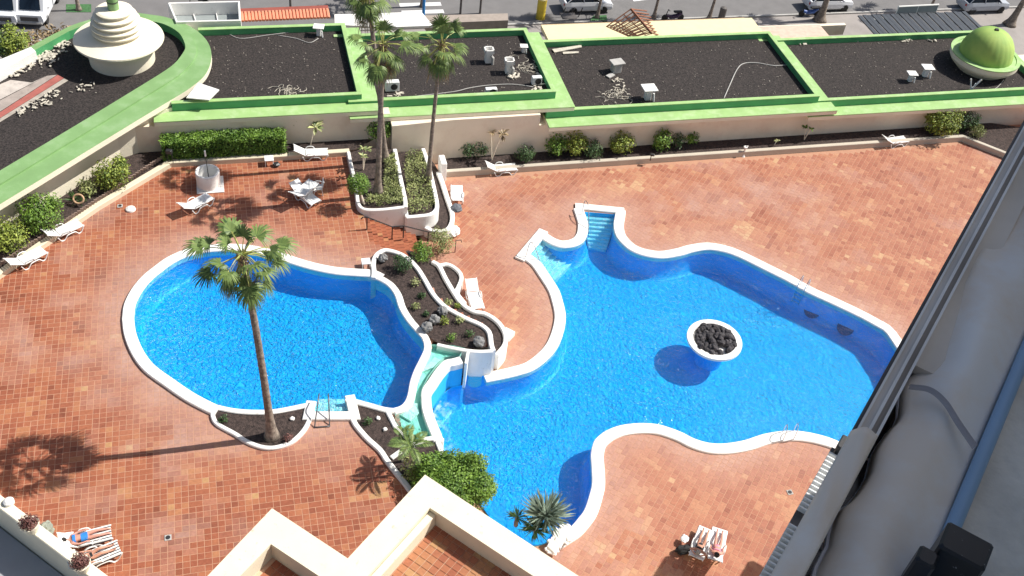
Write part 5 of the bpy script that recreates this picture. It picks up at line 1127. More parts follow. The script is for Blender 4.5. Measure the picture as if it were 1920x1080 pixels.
def person(lounge, label, sk, suit, hair_, prone=False, back=32, knee=.0, armup=False, female=True, seed=1):
    "lies on a lounger: foot end at x=0, head towards +x; prone = face down"
    rs = random.Random(seed); a = R_(back if not prone else 0); M4 = Matrix.Rotation(-a, 3, 'Y'); hip = Vector((1.12, 0, .47))
    if prone: hip = Vector((.98, 0, .47))
    def T(x, y, z): return hip + M4 @ Vector((x, y, z))       # torso frame
    zf = -1 if prone else 1
    J = []; E = []
    def j(p, r, par=None): J.append((tuple(p), r)); k = len(J) - 1; (E.append((par, k)) if par is not None else None); return k
    pel = j(hip, (.115, .155)); wa = j(T(.16, 0, .02), (.095, .13), pel); ch = j(T(.36, 0, .03), (.11, .165), wa); nk = j(T(.50, 0, .03), .06, ch)
    nk2 = j(T(.57, 0, .05), .055, nk); hd = j(T(.66, 0, .06 + .02 * zf), .092, nk2); hd2 = j(T(.74, 0, .07 + .01 * zf), .085, hd)
    j(T(.655, 0, .06 + .115 * zf), .014, hd)       # nose
    for sg in (-1, 1):
        hp_ = j(hip + Vector((-.08, sg * .10, 0)), .095, pel)
        kn = j(hip + Vector((-.48 + knee * .2, sg * .12, .03 + knee * .28)), .062, hp_); cf = j(hip + Vector((-.66 + knee * .05, sg * .115, .01 + knee * .1)), .055, kn)
        an = j(hip + Vector((-.90, sg * .11, -.02)), .038, cf); ft_ = j(hip + Vector((-1.0, sg * .12, -.03 + (.08 * zf))), .034, an)
        sh_ = j(T(.44, sg * .18, .02), .062, ch)
        if armup: el_ = j(T(.62, sg * .36, .05), .042, sh_); wr = j(T(.82, sg * .20, .03), .03, el_)
        else: el_ = j(T(.20, sg * .27, .0), .042, sh_); wr = j(T(-.03, sg * .27, .03), .03, el_)
        dr = (Vector(J[wr][0]) - Vector(J[el_][0])).normalized(); pa = j(Vector(J[wr][0]) + dr * .07, (.018, .038), wr)
        for f_ in range(4):
            y_ = Vector((0, (f_ - 1.5) * .019, 0)); l_ = (.035, .042, .045, .036)[f_]; p1_ = Vector(J[pa][0]) + dr * .03 + y_; k1 = j(p1_, .0085, pa); k2 = j(p1_ + dr * l_ + Vector((0, 0, -.008)), .008, k1); j(p1_ + dr * l_ * 1.8 + Vector((0, 0, -.022)), .007, k2)
        th_ = j(Vector(J[wr][0]) + dr * .035 + Vector((0, -sg * .035, 0)), .0105, wr); j(Vector(J[wr][0]) + dr * .075 + Vector((0, -sg * .05, -.005)), .009, th_)
    t = thing('person', label, 'person', None, lounge.location, lounge.rotation_euler.z, True)
    b = skinned('body', J, E, sk, 1); b.parent = t
    c = T(.72, 0, .075 - .028 * zf)
    hm = rockmesh('hair', .108, hair_, seed, 1.0, 3); hm.transform(Matrix.Diagonal((1.12, 1.0, .98, 1))); h = bpy.data.objects.new('hair', hm); COL.objects.link(h); h.parent = t; h.location = c
    # swimwear follows the hips and chest
    for nm, cen, rad_ in (('swim_bottom', hip + Vector((-.02, 0, .0)), (.13, .178, .125)), ('swim_top', T(.35, 0, .03), (.055 if female else .0, .182, .125))):
        if rad_[0] == 0: continue
        m = MB().lathe([(rad_[1] * .985, -rad_[0]), (rad_[1] * 1.0, -rad_[0] * .5), (rad_[1] * 1.0, rad_[0] * .5), (rad_[1] * .98, rad_[0])], (0, 0, 0), 20, Matrix.Diagonal((rad_[2] / rad_[1], 1, 1)).to_3x3() if False else None)
        o = m.build(nm, suit, t); o.data.transform(Matrix.Rotation(math.pi / 2 - (a if 'top' in nm else 0), 4, 'Y') @ Matrix.Diagonal((rad_[2] / rad_[1], 1, 1, 1))); o.location = cen; o.matrix_parent_inverse = Matrix.Identity(4)
    return t
stripe = bpy.data.materials.new('striped_towel'); stripe.use_nodes = True
_N, _L = stripe.node_tree.nodes, stripe.node_tree.links; _tc = _N.new('ShaderNodeTexCoord'); _w = _N.new('ShaderNodeTexWave'); _w.bands_direction = 'Y'; _w.inputs['Scale'].default_value = 2.6; _L.new(_tc.outputs['Object'], _w.inputs['Vector'])
_r = _N.new('ShaderNodeValToRGB'); _r.color_ramp.interpolation = 'CONSTANT'; _r.color_ramp.elements[0].color = (.03, .035, .05, 1); _r.color_ramp.elements[1].position = .3; _r.color_ramp.elements[1].color = (.75, .75, .72, 1)
_L.new(_w.outputs['Color'], _r.inputs[0]); _L.new(_r.outputs[0], _N['Principled BSDF'].inputs['Base Color']); _N['Principled BSDF'].inputs['Roughness'].default_value = .9
def towel(lounge, label, mt, x0=.0, x1=1.22, wd=.66, name='towel'):
    t = thing(name, label, 'towel', None, lounge.location, lounge.rotation_euler.z, True)
    m = MB(); n = 12; vs = []; fs = []
    for i in range(n + 1):
        x = x0 + (x1 - x0) * i / n
        for jx, y in enumerate((-wd / 2 - .02, -wd / 2, -wd / 4, 0, wd / 4, wd / 2, wd / 2 + .02)):
            vs.append((x, y, (.375 if 0 < jx < 6 else .28) + .012 * noise.noise((x * 6, y * 6, 1))))
    for i in range(n):
        for k in range(6): fs.append((i * 7 + k, i * 7 + k + 1, i * 7 + 8 + k, i * 7 + 7 + k))
    m.add(vs, fs); o = m.build('cloth', mt, t); s = o.modifiers.new('s', 'SOLIDIFY'); s.thickness = .015; return t
towel(l_c, 'black and white striped towel under the upper sunbather at the lower left', stripe); towel(l_d, 'striped towel under the lower sunbather at the lower left', stripe)
towel(l_a, 'white towel on the foot end of the left lounger of the pair', pure, -.02, .75); towel(l_b, 'white towel on the foot end of the right lounger of the pair', pure, -.02, .9)
bluem = mat('blue_swimwear', (.03, .22, .62), .6); blackm = mat('black_swimwear', (.012, .012, .014), .7); pinkm = mat('pink_print', (.75, .28, .38), .7, .3, 9)
person(l_c, 'sunbather lying face down in a blue swimsuit on the striped lounger', skin2, bluem, hairm, True, seed=1)
person(l_d, 'sunbather in dark swimwear half hidden by the maroon plant', skin, blackm, hairm, False, 30, .3, seed=2)
person(l_a, 'sunbather in black leaning back on the left lounger of the pair', skin, blackm, hairg, False, 32, .5, True, seed=3)
person(l_b, 'sunbather in a pink print leaning back on the right lounger', skin2, pinkm, hairm, False, 32, .35, seed=4)
# ------------------------------------------------------------------ street furniture, cars, street palms
def car(x, y, rz, label, body, L=4.1, wd=1.75, h=1.45, van=False, z=-3.0):
    t = thing('parked_car', label, 'car' if not van else 'van', 'vehicles on the street', W(x, y, z), BA + rz, True)
    if van: sec = [(0, .35, .75), (.02, .35, 1.0), (.5, .3, 1.08), (1.05, .3, 1.95), (1.4, .3, 2.05), (L - .1, .3, 2.05), (L, .4, 1.9)]
    else: sec = [(0, .38, .68), (.08, .28, .82), (.9, .25, .96), (1.2, .25, 1.0), (L - .55, .25, 1.02), (L - .08, .28, .98), (L, .40, .72)]
    m = MB(); vs = []; fs = []; K = 8
    for i, (xx, z0, z1) in enumerate(sec):
        w2 = wd / 2 * (.82 if i in (0, len(sec) - 1) else .95 if i in (1, len(sec) - 2) else 1)
        for y_, z_ in ((-w2 * .9, z0), (-w2, z0 + .15), (-w2, z1 * .72), (-w2 * .92, z1), (w2 * .92, z1), (w2, z1 * .72), (w2, z0 + .15), (w2 * .9, z0)): vs.append((xx - L / 2, y_, z_))
    for i in range(len(sec) - 1):
        for k in range(K): l = (k + 1) % K; fs.append((i * K + k, i * K + l, i * K + K + l, i * K + K + k))
    fs += [tuple(range(K - 1, -1, -1)), tuple(range((len(sec) - 1) * K, len(sec) * K))]; m.add(vs, fs); b = m.build('body', body, t)
    if not van:
        gx0, gx1, rx0, rx1 = .95 - L / 2, L / 2 - .22, 1.65 - L / 2, L / 2 - .75
        def cab(m, o_, zt, shrink=0.):
            w0, w1 = wd / 2 * .90 - shrink, wd / 2 * .74 - shrink
            m.add([(gx0, -w0, .97), (gx1, -w0, 1.0), (gx1, w0, 1.0), (gx0, w0, .97), (rx0, -w1, zt), (rx1, -w1, zt), (rx1, w1, zt), (rx0, w1, zt)], [(0, 1, 5, 4), (1, 2, 6, 5), (2, 3, 7, 6), (3, 0, 4, 7), (4, 5, 6, 7)])
        m = MB(); cab(m, 0, h - .04); m.build('windows', glassd, t)
        m = MB(); w1 = wd / 2 * .77; m.bevbox(((rx0 + rx1) / 2, 0, h - .02), (rx1 - rx0 + .12, w1 * 2, .06), 0, .025)
        for xa, xb in ((gx0, rx0), ((gx0 + gx1) / 2 + .05, (rx0 + rx1) / 2 + .05), (gx1, rx1)):
            for sg in (-1, 1): m.tube([(xa, sg * wd / 2 * .9, .97), (xb, sg * wd / 2 * .755, h - .03)], .045, 4)
        m.build('roof', body, t)
    else:
        m = MB(); m.add([(.52 - L / 2, -.72, 1.12), (.52 - L / 2, .72, 1.12), (1.0 - L / 2, .66, 1.88), (1.0 - L / 2, -.66, 1.88)], [(0, 1, 2, 3)])
        o = m.build('windscreen', glassd, t); o.location.x = -.03; o.location.z = .04
        MB().bevbox((-L / 2 - .01, 0, .72), (.05, 1.2, .32), 0, .02).build('grille', mat('dark_grille', (.08, .075, .075)), t); MB().bevbox((-L / 2 - .03, 0, .42), (.1, 1.66, .16), 0, .03).build('bumper', concrete, t)
    for xx in (.78 - L / 2, L / 2 - .78):
        for sg in (-1, 1):
            w_ = thing('wheel', None, None); del_ = 0; m = MB().lathe([(.12, -.1), (.31, -.1), (.33, -.06), (.33, .06), (.31, .1), (.12, .1)], (0, 0, 0), 20, Matrix.Rotation(R_(90), 3, 'X')); bpy.data.objects.remove(w_)
            o = m.build('wheel', tyre, t); o.location = (xx, sg * (wd / 2 - .1), .33)
            r_ = MB().lathe([(.01, -.005), (.19, -.005), (.2, .01), (.01, .03)], (0, 0, 0), 14, Matrix.Rotation(R_(-90 * sg), 3, 'X')).build('rim', concrete, o); r_.location = (0, sg * .1, 0)
    for sg in (-1, 1):
        MB().bevbox((-L / 2 + .03, sg * wd * .33, .66), (.08, .3, .13), 0, .02).build('headlight', pure, t); MB().bevbox((L / 2 - .04, sg * wd * .36, .78), (.08, .18, .2), 0, .02).build('tail_light', mat('tail_red', (.4, .02, .02)), t)
        MB().bevbox((-L / 2 + 1.35, sg * (wd / 2 + .06), 1.0), (.14, .14, .1), 0, .02).build('mirror', body, t)
    return t
car(27.6, 72.0, R_(180), 'white hatchback parked behind the wooden pergola', carw)
car(48.7, 71.0, R_(180), 'white compact car parked behind the two crates at upper right', carw)
car(63.2, 69.9, R_(180), 'silver grey estate car at the top right behind the dome', cars, 4.4, h=1.6)
car(66.8, 75.5, R_(180), 'dark silver car driving further back at the top right corner', cars, 4.3)
x_, y_ = Bc(16, 20, -2.0); car(x_, y_ + 1.6, R_(80), 'pale van facing the viewer at the far top left', carw, 4.6, 1.95, van=True)
x_, y_ = Bc(66, 20, -2.0); car(x_, y_ + 1.6, R_(80), 'pale van facing the viewer right of its twin at top left', carw, 4.6, 1.95, van=True)
def moto(px, py, label, mt):
    x, y = Bc(px, py, -2.6); t = thing('motor_scooter', label, 'scooter', None, W(x, y, -3.0), BA, True)
    MB().tube([(-.6, 0, .5), (-.2, 0, .35), (.3, 0, .38), (.7, 0, .7)], [.12, .16, .2, .14], 8).build('body', mt, t); MB().bevbox((.35, 0, .78), (.7, .28, .12), 0, .04).build('seat', blackm, t)
    MB().tube([(-.65, 0, .4), (-.5, 0, 1.0), (-.5, -.3, 1.02)], .035, 6).build('handlebar', darkm, t)
    for xx in (-.68, .68): o = MB().lathe([(.1, -.06), (.26, -.06), (.28, 0), (.26, .06), (.1, .06)], (0, 0, 0), 16, Matrix.Rotation(R_(90), 3, 'X')).build('wheel', tyre, t); o.location = (xx, 0, .28)
moto(1262, 30, 'dark purple scooter parked on the street kerb', mat('dark_purple', (.05, .03, .07), .4)); moto(372, 8, 'dark scooter parked at the top edge behind the glass screen', darkm); moto(1518, 22, 'blue and white scooter beside the white compact car', mat('blue_paint', (.06, .12, .35), .4))
def post(px, py, h, r, label, mt, z=-3.0, cat='post', name='street_post'):
    b = P(px, py, z); t = thing(name, label, cat, None, b); put(MB().tube([b, b + Vector((0, 0, h))], [r, r * .75], 10), 'shaft', mt, t)
    return t
lampm = mat('lamp_grey', (.10, .09, .085), .6)
for px, py, lb_ in ((545, 17, 'grey street lamp pole behind the orange tiled canopy'), (863, 26, 'left one of the two close poles behind the second roof'), (900, 25, 'right one of the two close poles behind the second roof')):
    t = post(px, py, 6.5, .09, lb_, lampm, cat='lamp post', name='street_lamp'); b = P(px, py, -3) + Vector((0, 0, 6.5)); put(MB().bevbox(b + Vector((.2, .4, 0)), (.3, .9, .12), 0, .04), 'lamp_head', lampm, t)
t = thing('advertising_column', 'yellow round column with a pale cap on the pavement', 'column', None, P(1013, 34, -3)); p = P(1013, 34, -3)
put(MB().lathe([(.38, 0), (.36, .1), (.36, 1.7), (.30, 1.75)], p, 24), 'shaft', mat('yellow_paint', (.62, .47, .04), .5), t); put(MB().lathe([(.37, 1.66), (.39, 1.7), (.3, 1.86), (.01, 1.9)], p, 24), 'cap', mat('pale_yellow', (.7, .62, .3)), t)
t = thing('litter_bin', 'dark round topped litter bin between two street palm trunks', 'litter bin', None, P(1352, 36, -3)); p = P(1352, 36, -3)
put(MB().lathe([(.26, 0), (.28, .1), (.28, .95), (.24, 1.05), (.02, 1.12)], p, 20), 'bin_body', lampm, t)
for px, py, h_, tx, ty, lb_ in ((1119, 35, 6.5, 14, 0, 'street palm standing left of the pergola ridge'), (1225, 36, 6.5, 12, 0, 'street palm right of the pergola'), (1329, 36, 7, 20, 0, 'street palm beside the litter bin'), (1537, 38, 7, 6, 0, 'thick rough street palm at the crate corner'), (1742, 22, 6, 8, 0, 'street palm left of the silver estate car'), (1893, 46, 7, 40, 0, 'leaning street palm at the top right corner'), (148, 19, 5.5, -10, 0, 'slim street palm growing from the green patch'), (792, 12, 7, 0, 0, 'street palm rising behind the white awning')):
    b = P(px, py, -3); palm(b, b + Vector((tx * .03, .2, h_)), lb_, .26 if px in (1893, 1537) else .11, .09, (3, 5, 5, 3, 3), 1.0, bend=.2, group='street palms')
m = MB(); m.prism(PP([(124, 8), (171, 8), (171, 23), (124, 23)], -2.99), -3.02, -2.98); tag(m.build('planting_strip', mat('artificial_grass', (.05, .14, .05), .9, .3, 6)), kind='structure')
m = MB(); m.prism(PP([(1112, 30), (1137, 28), (1139, 40), (1106, 40)], -2.9), -3.02, -2.9); tag(m.build('planting_strip', MT['artificial_grass']), kind='structure')
t = thing('cafe_umbrella_frame', 'dark bare table and chair frames on the pavement by the yellow column', 'cafe furniture', None, P(1068, 30, -3))
for k in range(5):
    p = P(1052 + k * 8, 32 - (k % 2) * 6, -3); put(MB().tube([p, p + Vector((.25, .1, .8))], .04, 5), 'leg', darkm, t)
put(MB().bevbox(P(1066, 30, -2.2), (1.2, .9, .06), .3, .02), 'table_top', lampm, t)
post(794, 30, 2.6, .12, 'short bright blue post next to the white awning', mat('bright_blue', (.03, .22, .55)), z=-1.5, name='blue_post')
# ------------------------------------------------------------------ roof terrace of the wing below
TZ, FZ = 7.5, 6.65
wing = thing('terrace_wing', 'cream zigzag parapet wing with terracotta roof terraces at the bottom of the frame', 'building', None, P(650, 1060, TZ))
oz = PP([(330, 1142), (510, 953), (652, 1047), (797, 890), (1085, 1080), (1230, 1176)], TZ)
iz = PP([(417, 1115), (508, 1020), (655, 1118), (806, 952), (1000, 1080), (1150, 1180)], TZ)
m = MB(); n = len(oz)
m.add([(p.x, p.y, TZ) for p in oz] + [(p.x, p.y, TZ) for p in iz] + [(p.x, p.y, TZ - .16) for p in oz] + [(p.x, p.y, TZ - .16) for p in iz],
      [(i, i + 1, n + i + 1, n + i) for i in range(n - 1)] + [(i, 2 * n + i, 2 * n + i + 1, i + 1) for i in range(n - 1)] + [(n + i, n + i + 1, 3 * n + i + 1, 3 * n + i) for i in range(n - 1)] + [(2 * n + i, 3 * n + i, 3 * n + i + 1, 2 * n + i + 1) for i in range(n - 1)])
put(m, 'coping', cream, wing)
def inset(pts, d):
    out = []
    for i, p in enumerate(pts):
        a = pts[max(0, i - 1)]; b = pts[min(len(pts) - 1, i + 1)]; d1 = (p - a).normalized() if i else (b - p).normalized(); d2 = (b - p).normalized() if i < len(pts) - 1 else d1
        t = (d1 + d2).normalized(); nn = Vector((t.y, -t.x, 0)); k = 1 / max(.4, nn.dot(Vector((d1.y, -d1.x, 0)))); out.append(p + nn * d * k)
    return out
ow = inset(oz, .14); iw = inset(iz, -.03)
m = MB(); m.add([(p.x, p.y, TZ - .1) for p in ow] + [(p.x, p.y, -1) for p in ow], [(i, i + 1, n + i + 1, n + i) for i in range(n - 1)]); put(m, 'wall', cream, wing)
m = MB(); m.add([(p.x, p.y, TZ - .1) for p in iw] + [(p.x, p.y, FZ - .1) for p in iw], [(i, i + 1, n + i + 1, n + i) for i in range(n - 1)]); put(m, 'parapet_inner_face', cream, wing)
m = MB(); a_, b_ = iz[3], iz[2]; d_ = (b_ - a_).normalized(); nn = Vector((-d_.y, d_.x, 0)); nn = nn if nn.dot(iz[4] - iz[3]) > 0 else -nn
m.prism([a_, b_, b_ + nn * .26, a_ + nn * .26 + d_ * 0], FZ - .05, TZ - .22); put(m, 'inner_ledge', cream, wing)
m = MB(); m.prism([Vector((p.x, p.y, 0)) for p in iw[3:6]] + [P(700, 1400, FZ), iw[2]], FZ - .3, FZ - .02); m2_ = MB(); m2_.prism([Vector((p.x, p.y, 0)) for p in iw[0:3]] + [P(420, 1250, FZ)], FZ - .3, FZ - .02)
flA = put(m, 'floor', mat('grout_terrace', (.62, .40, .27)), wing); flB = put(m2_, 'floor', MT['grout_terrace'], wing)
ta = math.atan2((iz[3] - iz[2]).y, (iz[3] - iz[2]).x)
A1_ = inset(iz[3:6], -.1) + [P(650, 1300, FZ), inset(iz[2:4], -.1)[0]]; A2_ = iz[0:3] + [P(420, 1250, FZ)]
tiles(flA, ta, .285, FZ, [Vector((p.x, p.y, 0)) for p in A1_], [], [], 'terracotta_left', 5, [], .22, 0, True, gap=.018)
tiles(flB, ta, .285, FZ, [Vector((p.x, p.y, 0)) for p in A2_], [], [], 'terracotta_left', 6, [], .1, 0, True, gap=.018)
tr2 = thing('tiled_roof_edge', 'orange roof tile edge at the far right end of the border', 'roof tiles', None, P(1915, 262, 1.0))
for k in range(9):
    b0 = P(1934, 226, .5).lerp(P(1898, 284, .5), k / 8); put(MB().tube([b0, b0 + Vector((1.6, .55, .05))], .17, 8), 'roof_tile', orange, tr2)
# neighbouring lower wing hidden behind our rail: its corners throw the shadows on the lower right deck
LW = thing('neighbour_wing', 'cream zigzag wing of the hotel beyond the balcony rail', 'building', None, (16, 25, 0))
u1 = Vector((math.cos(R_(62)), math.sin(R_(62)), 0)); u2 = Vector((math.cos(R_(-28)), math.sin(R_(-28)), 0))
sh_ = Vector((7.09, 2.87, 0)); e1 = P(1247, 1044, 0) + sh_; e2 = P(1402, 1054, 0) + sh_; n1 = e1 + u2 * (e2 - e1).dot(u2)

put(MB().prism([e1, n1, e2, e2 + u2 * 6, e2 + u2 * 6 - u1 * 14, e1 - u1 * 12], 8.2, 8.5), 'roof_slab', cream, LW)
c1 = e2 + u2 * 3 - u1 * 4.5; put(MB().prism([c1, c1 + u2 * 3, c1 + u2 * 3 - u1 * 9, c1 - u1 * 9], -1, 8.19), 'wall', cream, LW)
# ------------------------------------------------------------------ potted wall at the lower left
pw0, pw1 = P(-60, 895, 2.6), P(200, 1092, 2.6)
pw = thing('garden_wall', 'cream capped boundary wall crossing the lower left corner', 'wall', None, P(60, 990, LD))
dW = (pw1 - pw0).normalized(); nW = Vector((dW.y, -dW.x, 0)); nW = nW if nW.dot(Vector((-1, -1, 0))) > 0 else -nW
put(MB().ribbon([pw0 - dW * 4, pw1 + dW * 6], 2.45, 2.6, .42), 'coping', creamw, pw); put(MB().ribbon([pw0 - dW * 4, pw1 + dW * 6], -2, 2.44, .30), 'wall_face', creamw, pw)
m = MB(); a_ = pw0 - dW * 6 + nW * .2; b_ = pw1 + dW * 8 + nW * .2; m.prism([a_, b_, b_ + nW * 12, a_ + nW * 12], -2, .7); tag(m.build('lower_yard', MT['grey_screed']), kind='structure')
def pot(px, py, label, s=1.):
    c = P(px, py, 2.95); t = thing('plant_pot', label, 'potted plant', 'pots on the boundary wall', (c.x, c.y, 2.6)); 
    put(MB().lathe([(.2, 2.6), (.26, 2.65), (.34, 3.0), (.36, 3.05), (.30, 3.05), (.28, 2.95), (.01, 2.93)], (c.x, c.y, 0), 28), 'pot', creamw, t)
    m = MB(); cloud(m, (c.x, c.y, 3.18), (.36 * s, .36 * s, .22), 900, .08, .6); put(m, 'foliage', leaf_m, t, fix=False)
pot(56, 985, 'maroon leaved plant in a cream pot, upper one on the wall'); pot(152, 1058, 'maroon leaved plant in a cream pot, lower one beside the sunbathers')
o = MB().lathe([(.2, 2.6), (.2, 2.72), (.12, 2.78), (.01, 2.8)], P(16, 938, 0) * 0 + Vector((P(16, 940, 2.7).x, P(16, 940, 2.7).y, 0)), 24).build('wall_cap', white); tag(o, 'round white knob on the wall left of the upper maroon pot', 'finial'); o.name = 'finial'
o = lump(86, 995, 1.8, (.35, .28, .35), mat('grey_green_cloth', (.25, .27, .22), .8, .2, 5), 'covered_bundle', 'grey green covered bundle on the deck behind the upper pot', 'bundle', 11)
# ------------------------------------------------------------------ our own facade, balcony rail and cover
hd_ = R_(61.6); hh = Vector((math.cos(hd_), math.sin(hd_), 0)); nn_ = Vector((math.sin(hd_), -math.cos(hd_), 0)); CP = Vector((0, 0, CAMH))
def FR_(u, s, w_): return CP + nn_ * u + hh * s + Vector((0, 0, w_))
def long_prism(m, prof, s0, s1, n=1, wav=None):
    "extrude a cross section (u, w) along the facade from s0 to s1"
    vs = []; K = len(prof)
    for i in range(n + 1):
        s = s0 + (s1 - s0) * i / n
        for k, (u, w_) in enumerate(prof):
            du, dw = wav(s, k, u, w_) if wav else (0, 0); vs.append(FR_(u + du, s, w_ + dw))
    fs = [(i * K + k, i * K + (k + 1) % K, (i + 1) * K + (k + 1) % K, (i + 1) * K + k) for i in range(n) for k in range(K)] + [tuple(range(K - 1, -1, -1)), tuple(range(n * K, (n + 1) * K))]
    m.add(vs, fs); return m
hb = thing('hotel_building', 'tall pale hotel facade rising at the right behind the balcony rail', 'building', None, FR_(8, 0, -CAMH))
m = MB(); long_prism(m, [(.62, -CAMH - 1), (14, -CAMH - 1), (14, .6), (.62, .6)], -14, 11.5); put(m, 'wall', mat('pale_grey_render', (.90, .85, .76), .85, .05, 1.5, .3, 18, dirt=(.40, .37, .32), dscale=1.2, dlo=.5, dhi=.8), hb)
br = thing('balcony_rail', 'long grey rail profile with pale and dark stripes running along the balcony edge', 'railing', None, FR_(.06, 2, -2))
def strip(name, u0, u1, wt, h, mt, par, s0=-1, s1=9): return put(long_prism(MB(), [(u0, wt - h), (u1, wt - h), (u1, wt), (u0, wt)], s0, s1), name, mt, par)
strip('outer_channel', -.046, -.037, -2.02, .3, darkm, br); strip('outer_lip', -.036, -.030, -1.99, .06, mat('pale_alu', (.82, .80, .77), .6), br)
strip('top_plate', -.030, -.012, -2.0, .05, mat('taupe_alu', (.68, .63, .57), .6), br); strip('middle_bead', -.012, -.004, -1.985, .05, MT['pale_alu'], br)
strip('groove', -.004, .010, -2.01, .04, mat('brown_alu', (.46, .41, .36), .6), br); strip('inner_lip', .010, .017, -1.98, .06, MT['pale_alu'], br)
strip('inner_sill', .0175, .085, -2.035, .03, MT['taupe_alu'], br, 2.36, 9)
gp = thing('dark_glazing', 'dark glass strip with thin bars between the rail and the fabric cover', 'glazing', None, FR_(.15, 1, -2.1))
strip('glass_pane', .018, .22, -2.25, .03, mat('navy_glass', (.006, .014, .03), .15, .1), gp)
for k in range(22): s = -.5 + .33 * k; put(MB().tube([FR_(.018, s, -2.23), FR_(.22, s + .05, -2.22)], .004, 4), 'glazing_bar', MT['pale_alu'], gp)
fc = thing('fabric_cover', 'large grey white fabric wind screen hanging loose in waves beside the rail', 'fabric screen', None, FR_(.15, 1.5, -2))
fabric = mat('grey_fabric', (.86, .84, .82), .8, .04, 1.2, .08, 3, c2=(.88, .86, .82), dirt=(.84, .75, .65), dscale=2.2, dlo=.45, dhi=.62)
FE = [(0, .03), (1.3, .02), (1.56, .034), (1.616, .0255), (1.68, .0273), (1.735, .0132), (1.792, .0123), (1.835, .031), (1.922, .039), (2.016, .023), (2.111, .0314), (2.166, .043), (2.233, .0235), (2.291, .0045), (2.34, .0037), (2.426, .031), (2.5, .0236), (2.638, .022), (2.814, .020), (3.004, .018), (3.163, .0455), (3.384, .0706), (3.9, .05), (6.2, .05)]
def edge_u(s): return float(np.interp(s, [q[0] for q in FE], [q[1] for q in FE]))
NS, NU = 150, 16; vs = []; fs = []
for i in range(NS + 1):
    s = .6 + 5.4 * i / NS; e_ = edge_u(s)
    for k in range(NU + 1):
        f_ = k / NU; u = e_ + (.245 - e_) * f_
        w_ = -2.06 + .05 * math.sin(f_ * 3.1) + .018 * math.sin(s * 7 + f_ * 5) * (1 - f_) + .02 * noise.noise((s * 1.1, f_ * 2.2, 0)) + (-.03 if k == 0 else 0)
        vs.append(FR_(u, s, w_))
for i in range(NS):
    for k in range(NU): a = i * (NU + 1) + k; fs.append((a, a + 1, a + NU + 2, a + NU + 1))
o = put(MB().add(vs, fs), 'sheet', fabric, fc, smooth_=True); sm = o.modifiers.new('s', 'SOLIDIFY'); sm.thickness = .004
m = MB(); m.tube([FR_(edge_u(.6 + 5.4 * i / NS) + .004, .6 + 5.4 * i / NS, -2.085) for i in range(NS + 1)], .006, 6); put(m, 'hem', mat('hem_grey', (.66, .68, .74)), fc)
# a second piece of cloth wrapped round the near part of the rail
c2 = thing('rail_wrap', 'grey cloth wrapped around the near end of the balcony rail', 'cloth', None, FR_(.05, 1.2, -2))
vs = []; fs = []
for i in range(41):
    s = 1.0 + .96 * i / 40
    for k in range(9):
        f_ = k / 8; vs.append(FR_(-.046 + .062 * f_ , s + .03 * f_, -1.972 + .012 * math.sin(f_ * 3.14) + .006 * math.sin(s * 22 + f_ * 6) * (1 if i > 26 else .4)))
for i in range(40):
    for k in range(8): a = i * 9 + k; fs.append((a, a + 1, a + 10, a + 9))
o = put(MB().add(vs, fs), 'cloth', fabric, c2, smooth_=True); sm = o.modifiers.new('s', 'SOLIDIFY'); sm.thickness = .004
def US(px, py, w_):
    r = Vector((px - 960, py - 540, FPX)); v = Vector((r.dot(_R), r.dot(_F), r.dot(_U))); v *= w_ / v.z; return CP + v
m = MB(); q = smooth([US(1706, 722, -2.0), US(1745, 728, -1.985), US(1775, 752, -1.98), US(1800, 790, -1.98), US(1832, 836, -1.99)], n=6); vs = []; fs = []  # darker strip laid on the sheet, painting the shade of a crease
for i, p in enumerate(q):
    t = (q[min(i + 1, len(q) - 1)] - q[max(i - 1, 0)]).normalized(); sd_ = t.cross(Vector((0, 0, 1))).normalized() * (.007 + .004 * i / len(q)); vs += [p - sd_ + Vector((0, 0, -.01)), p + Vector((0, 0, .004)), p + sd_ + Vector((0, 0, -.01))]
for i in range(len(q) - 1): fs += [(i * 3, i * 3 + 1, i * 3 + 4, i * 3 + 3), (i * 3 + 1, i * 3 + 2, i * 3 + 5, i * 3 + 4)]
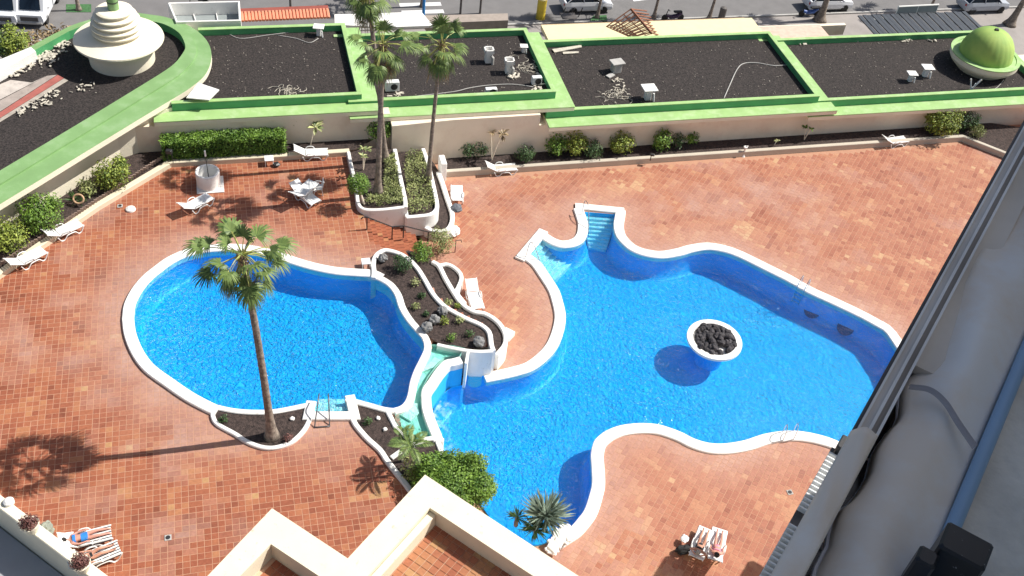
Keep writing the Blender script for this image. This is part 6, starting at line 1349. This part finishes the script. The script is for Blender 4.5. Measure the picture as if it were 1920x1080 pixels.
put(m.add(vs, fs), 'crease_strip', mat('crease_grey', (.42, .39, .40), .85), fc, smooth_=True)
bb_ = thing('blue_rail', 'smooth blue painted round bar between the fabric and the pale wall', 'bar', None, FR_(.39, 1.5, -2.05))
put(MB().tube([FR_(.263, .6 + .6 * k, -2.05) for k in range(10)], .019, 16, True), 'bar', mat('blue_bar', (.27, .43, .62), .45, .05, 2), bb_, smooth_=True)
strip('under_strip', .238, .284, -2.07, .04, mat('slate_blue', (.25, .28, .34), .7), bb_)
wp = thing('wall_ledge', 'pale grey rough wall ledge at the right edge of the frame', 'ledge', None, FR_(.5, 1.5, -2.1))
strip('ledge', .285, .61, -2.09, .3, mat('pale_grey_render', (.5, .48, .43)), wp)
bk = thing('black_box', 'black scuffed plastic box bracket on the ledge at the lower right corner', 'box', None, FR_(.36, 1.85, -2))
scuff = mat('scuffed_black', (.012, .014, .018), .35, .2, 3, dirt=(.4, .42, .44), dscale=28, dlo=.64, dhi=.68)
for (u, s, su, ss, z_) in ((.284, 1.735, .105, .085, -1.96), (.222, 1.66, .045, .05, -1.97)):
    put(MB().bevbox(FR_(u, s, z_), (ss, su, .12), hd_, .006), 'box_part', scuff, bk)
# louvred balustrade of the balcony several floors below
bl = thing('slatted_balustrade', 'row of white slats on a dark balcony edge some floors below', 'balustrade', None, FR_(-.1, 10, -12))
uo = -.385
strip('dark_base', -.28, .61, -12.15, .25, darkm, bl, 7, 11.5); strip('dark_backing', uo - .02, -.28, -12.1, .2, lampm, bl, 7, 11.5)
s = 7.2; me0 = None
while s < 11.3:
    if not (9.72 < s < 9.98):
        if me0 is None: o = MB().bevbox((0, 0, 0), (.036, .13, .10), 0, .008).build('slat', pure); me0 = o.data
        else: o = bpy.data.objects.new('slat', me0); COL.objects.link(o)
        o.parent = bl; o.location = FR_(uo + .05, s, -12.0) - bl.location; o.rotation_euler = (0, 0, hd_)
    s += .092
put(MB().bevbox(FR_(-.25, 11.45, -11.95), (.3, .2, .25), hd_, .02), 'end_post', darkm, bl)
for o in list(bpy.data.objects):
    if o.get('_local'): del o['_local']
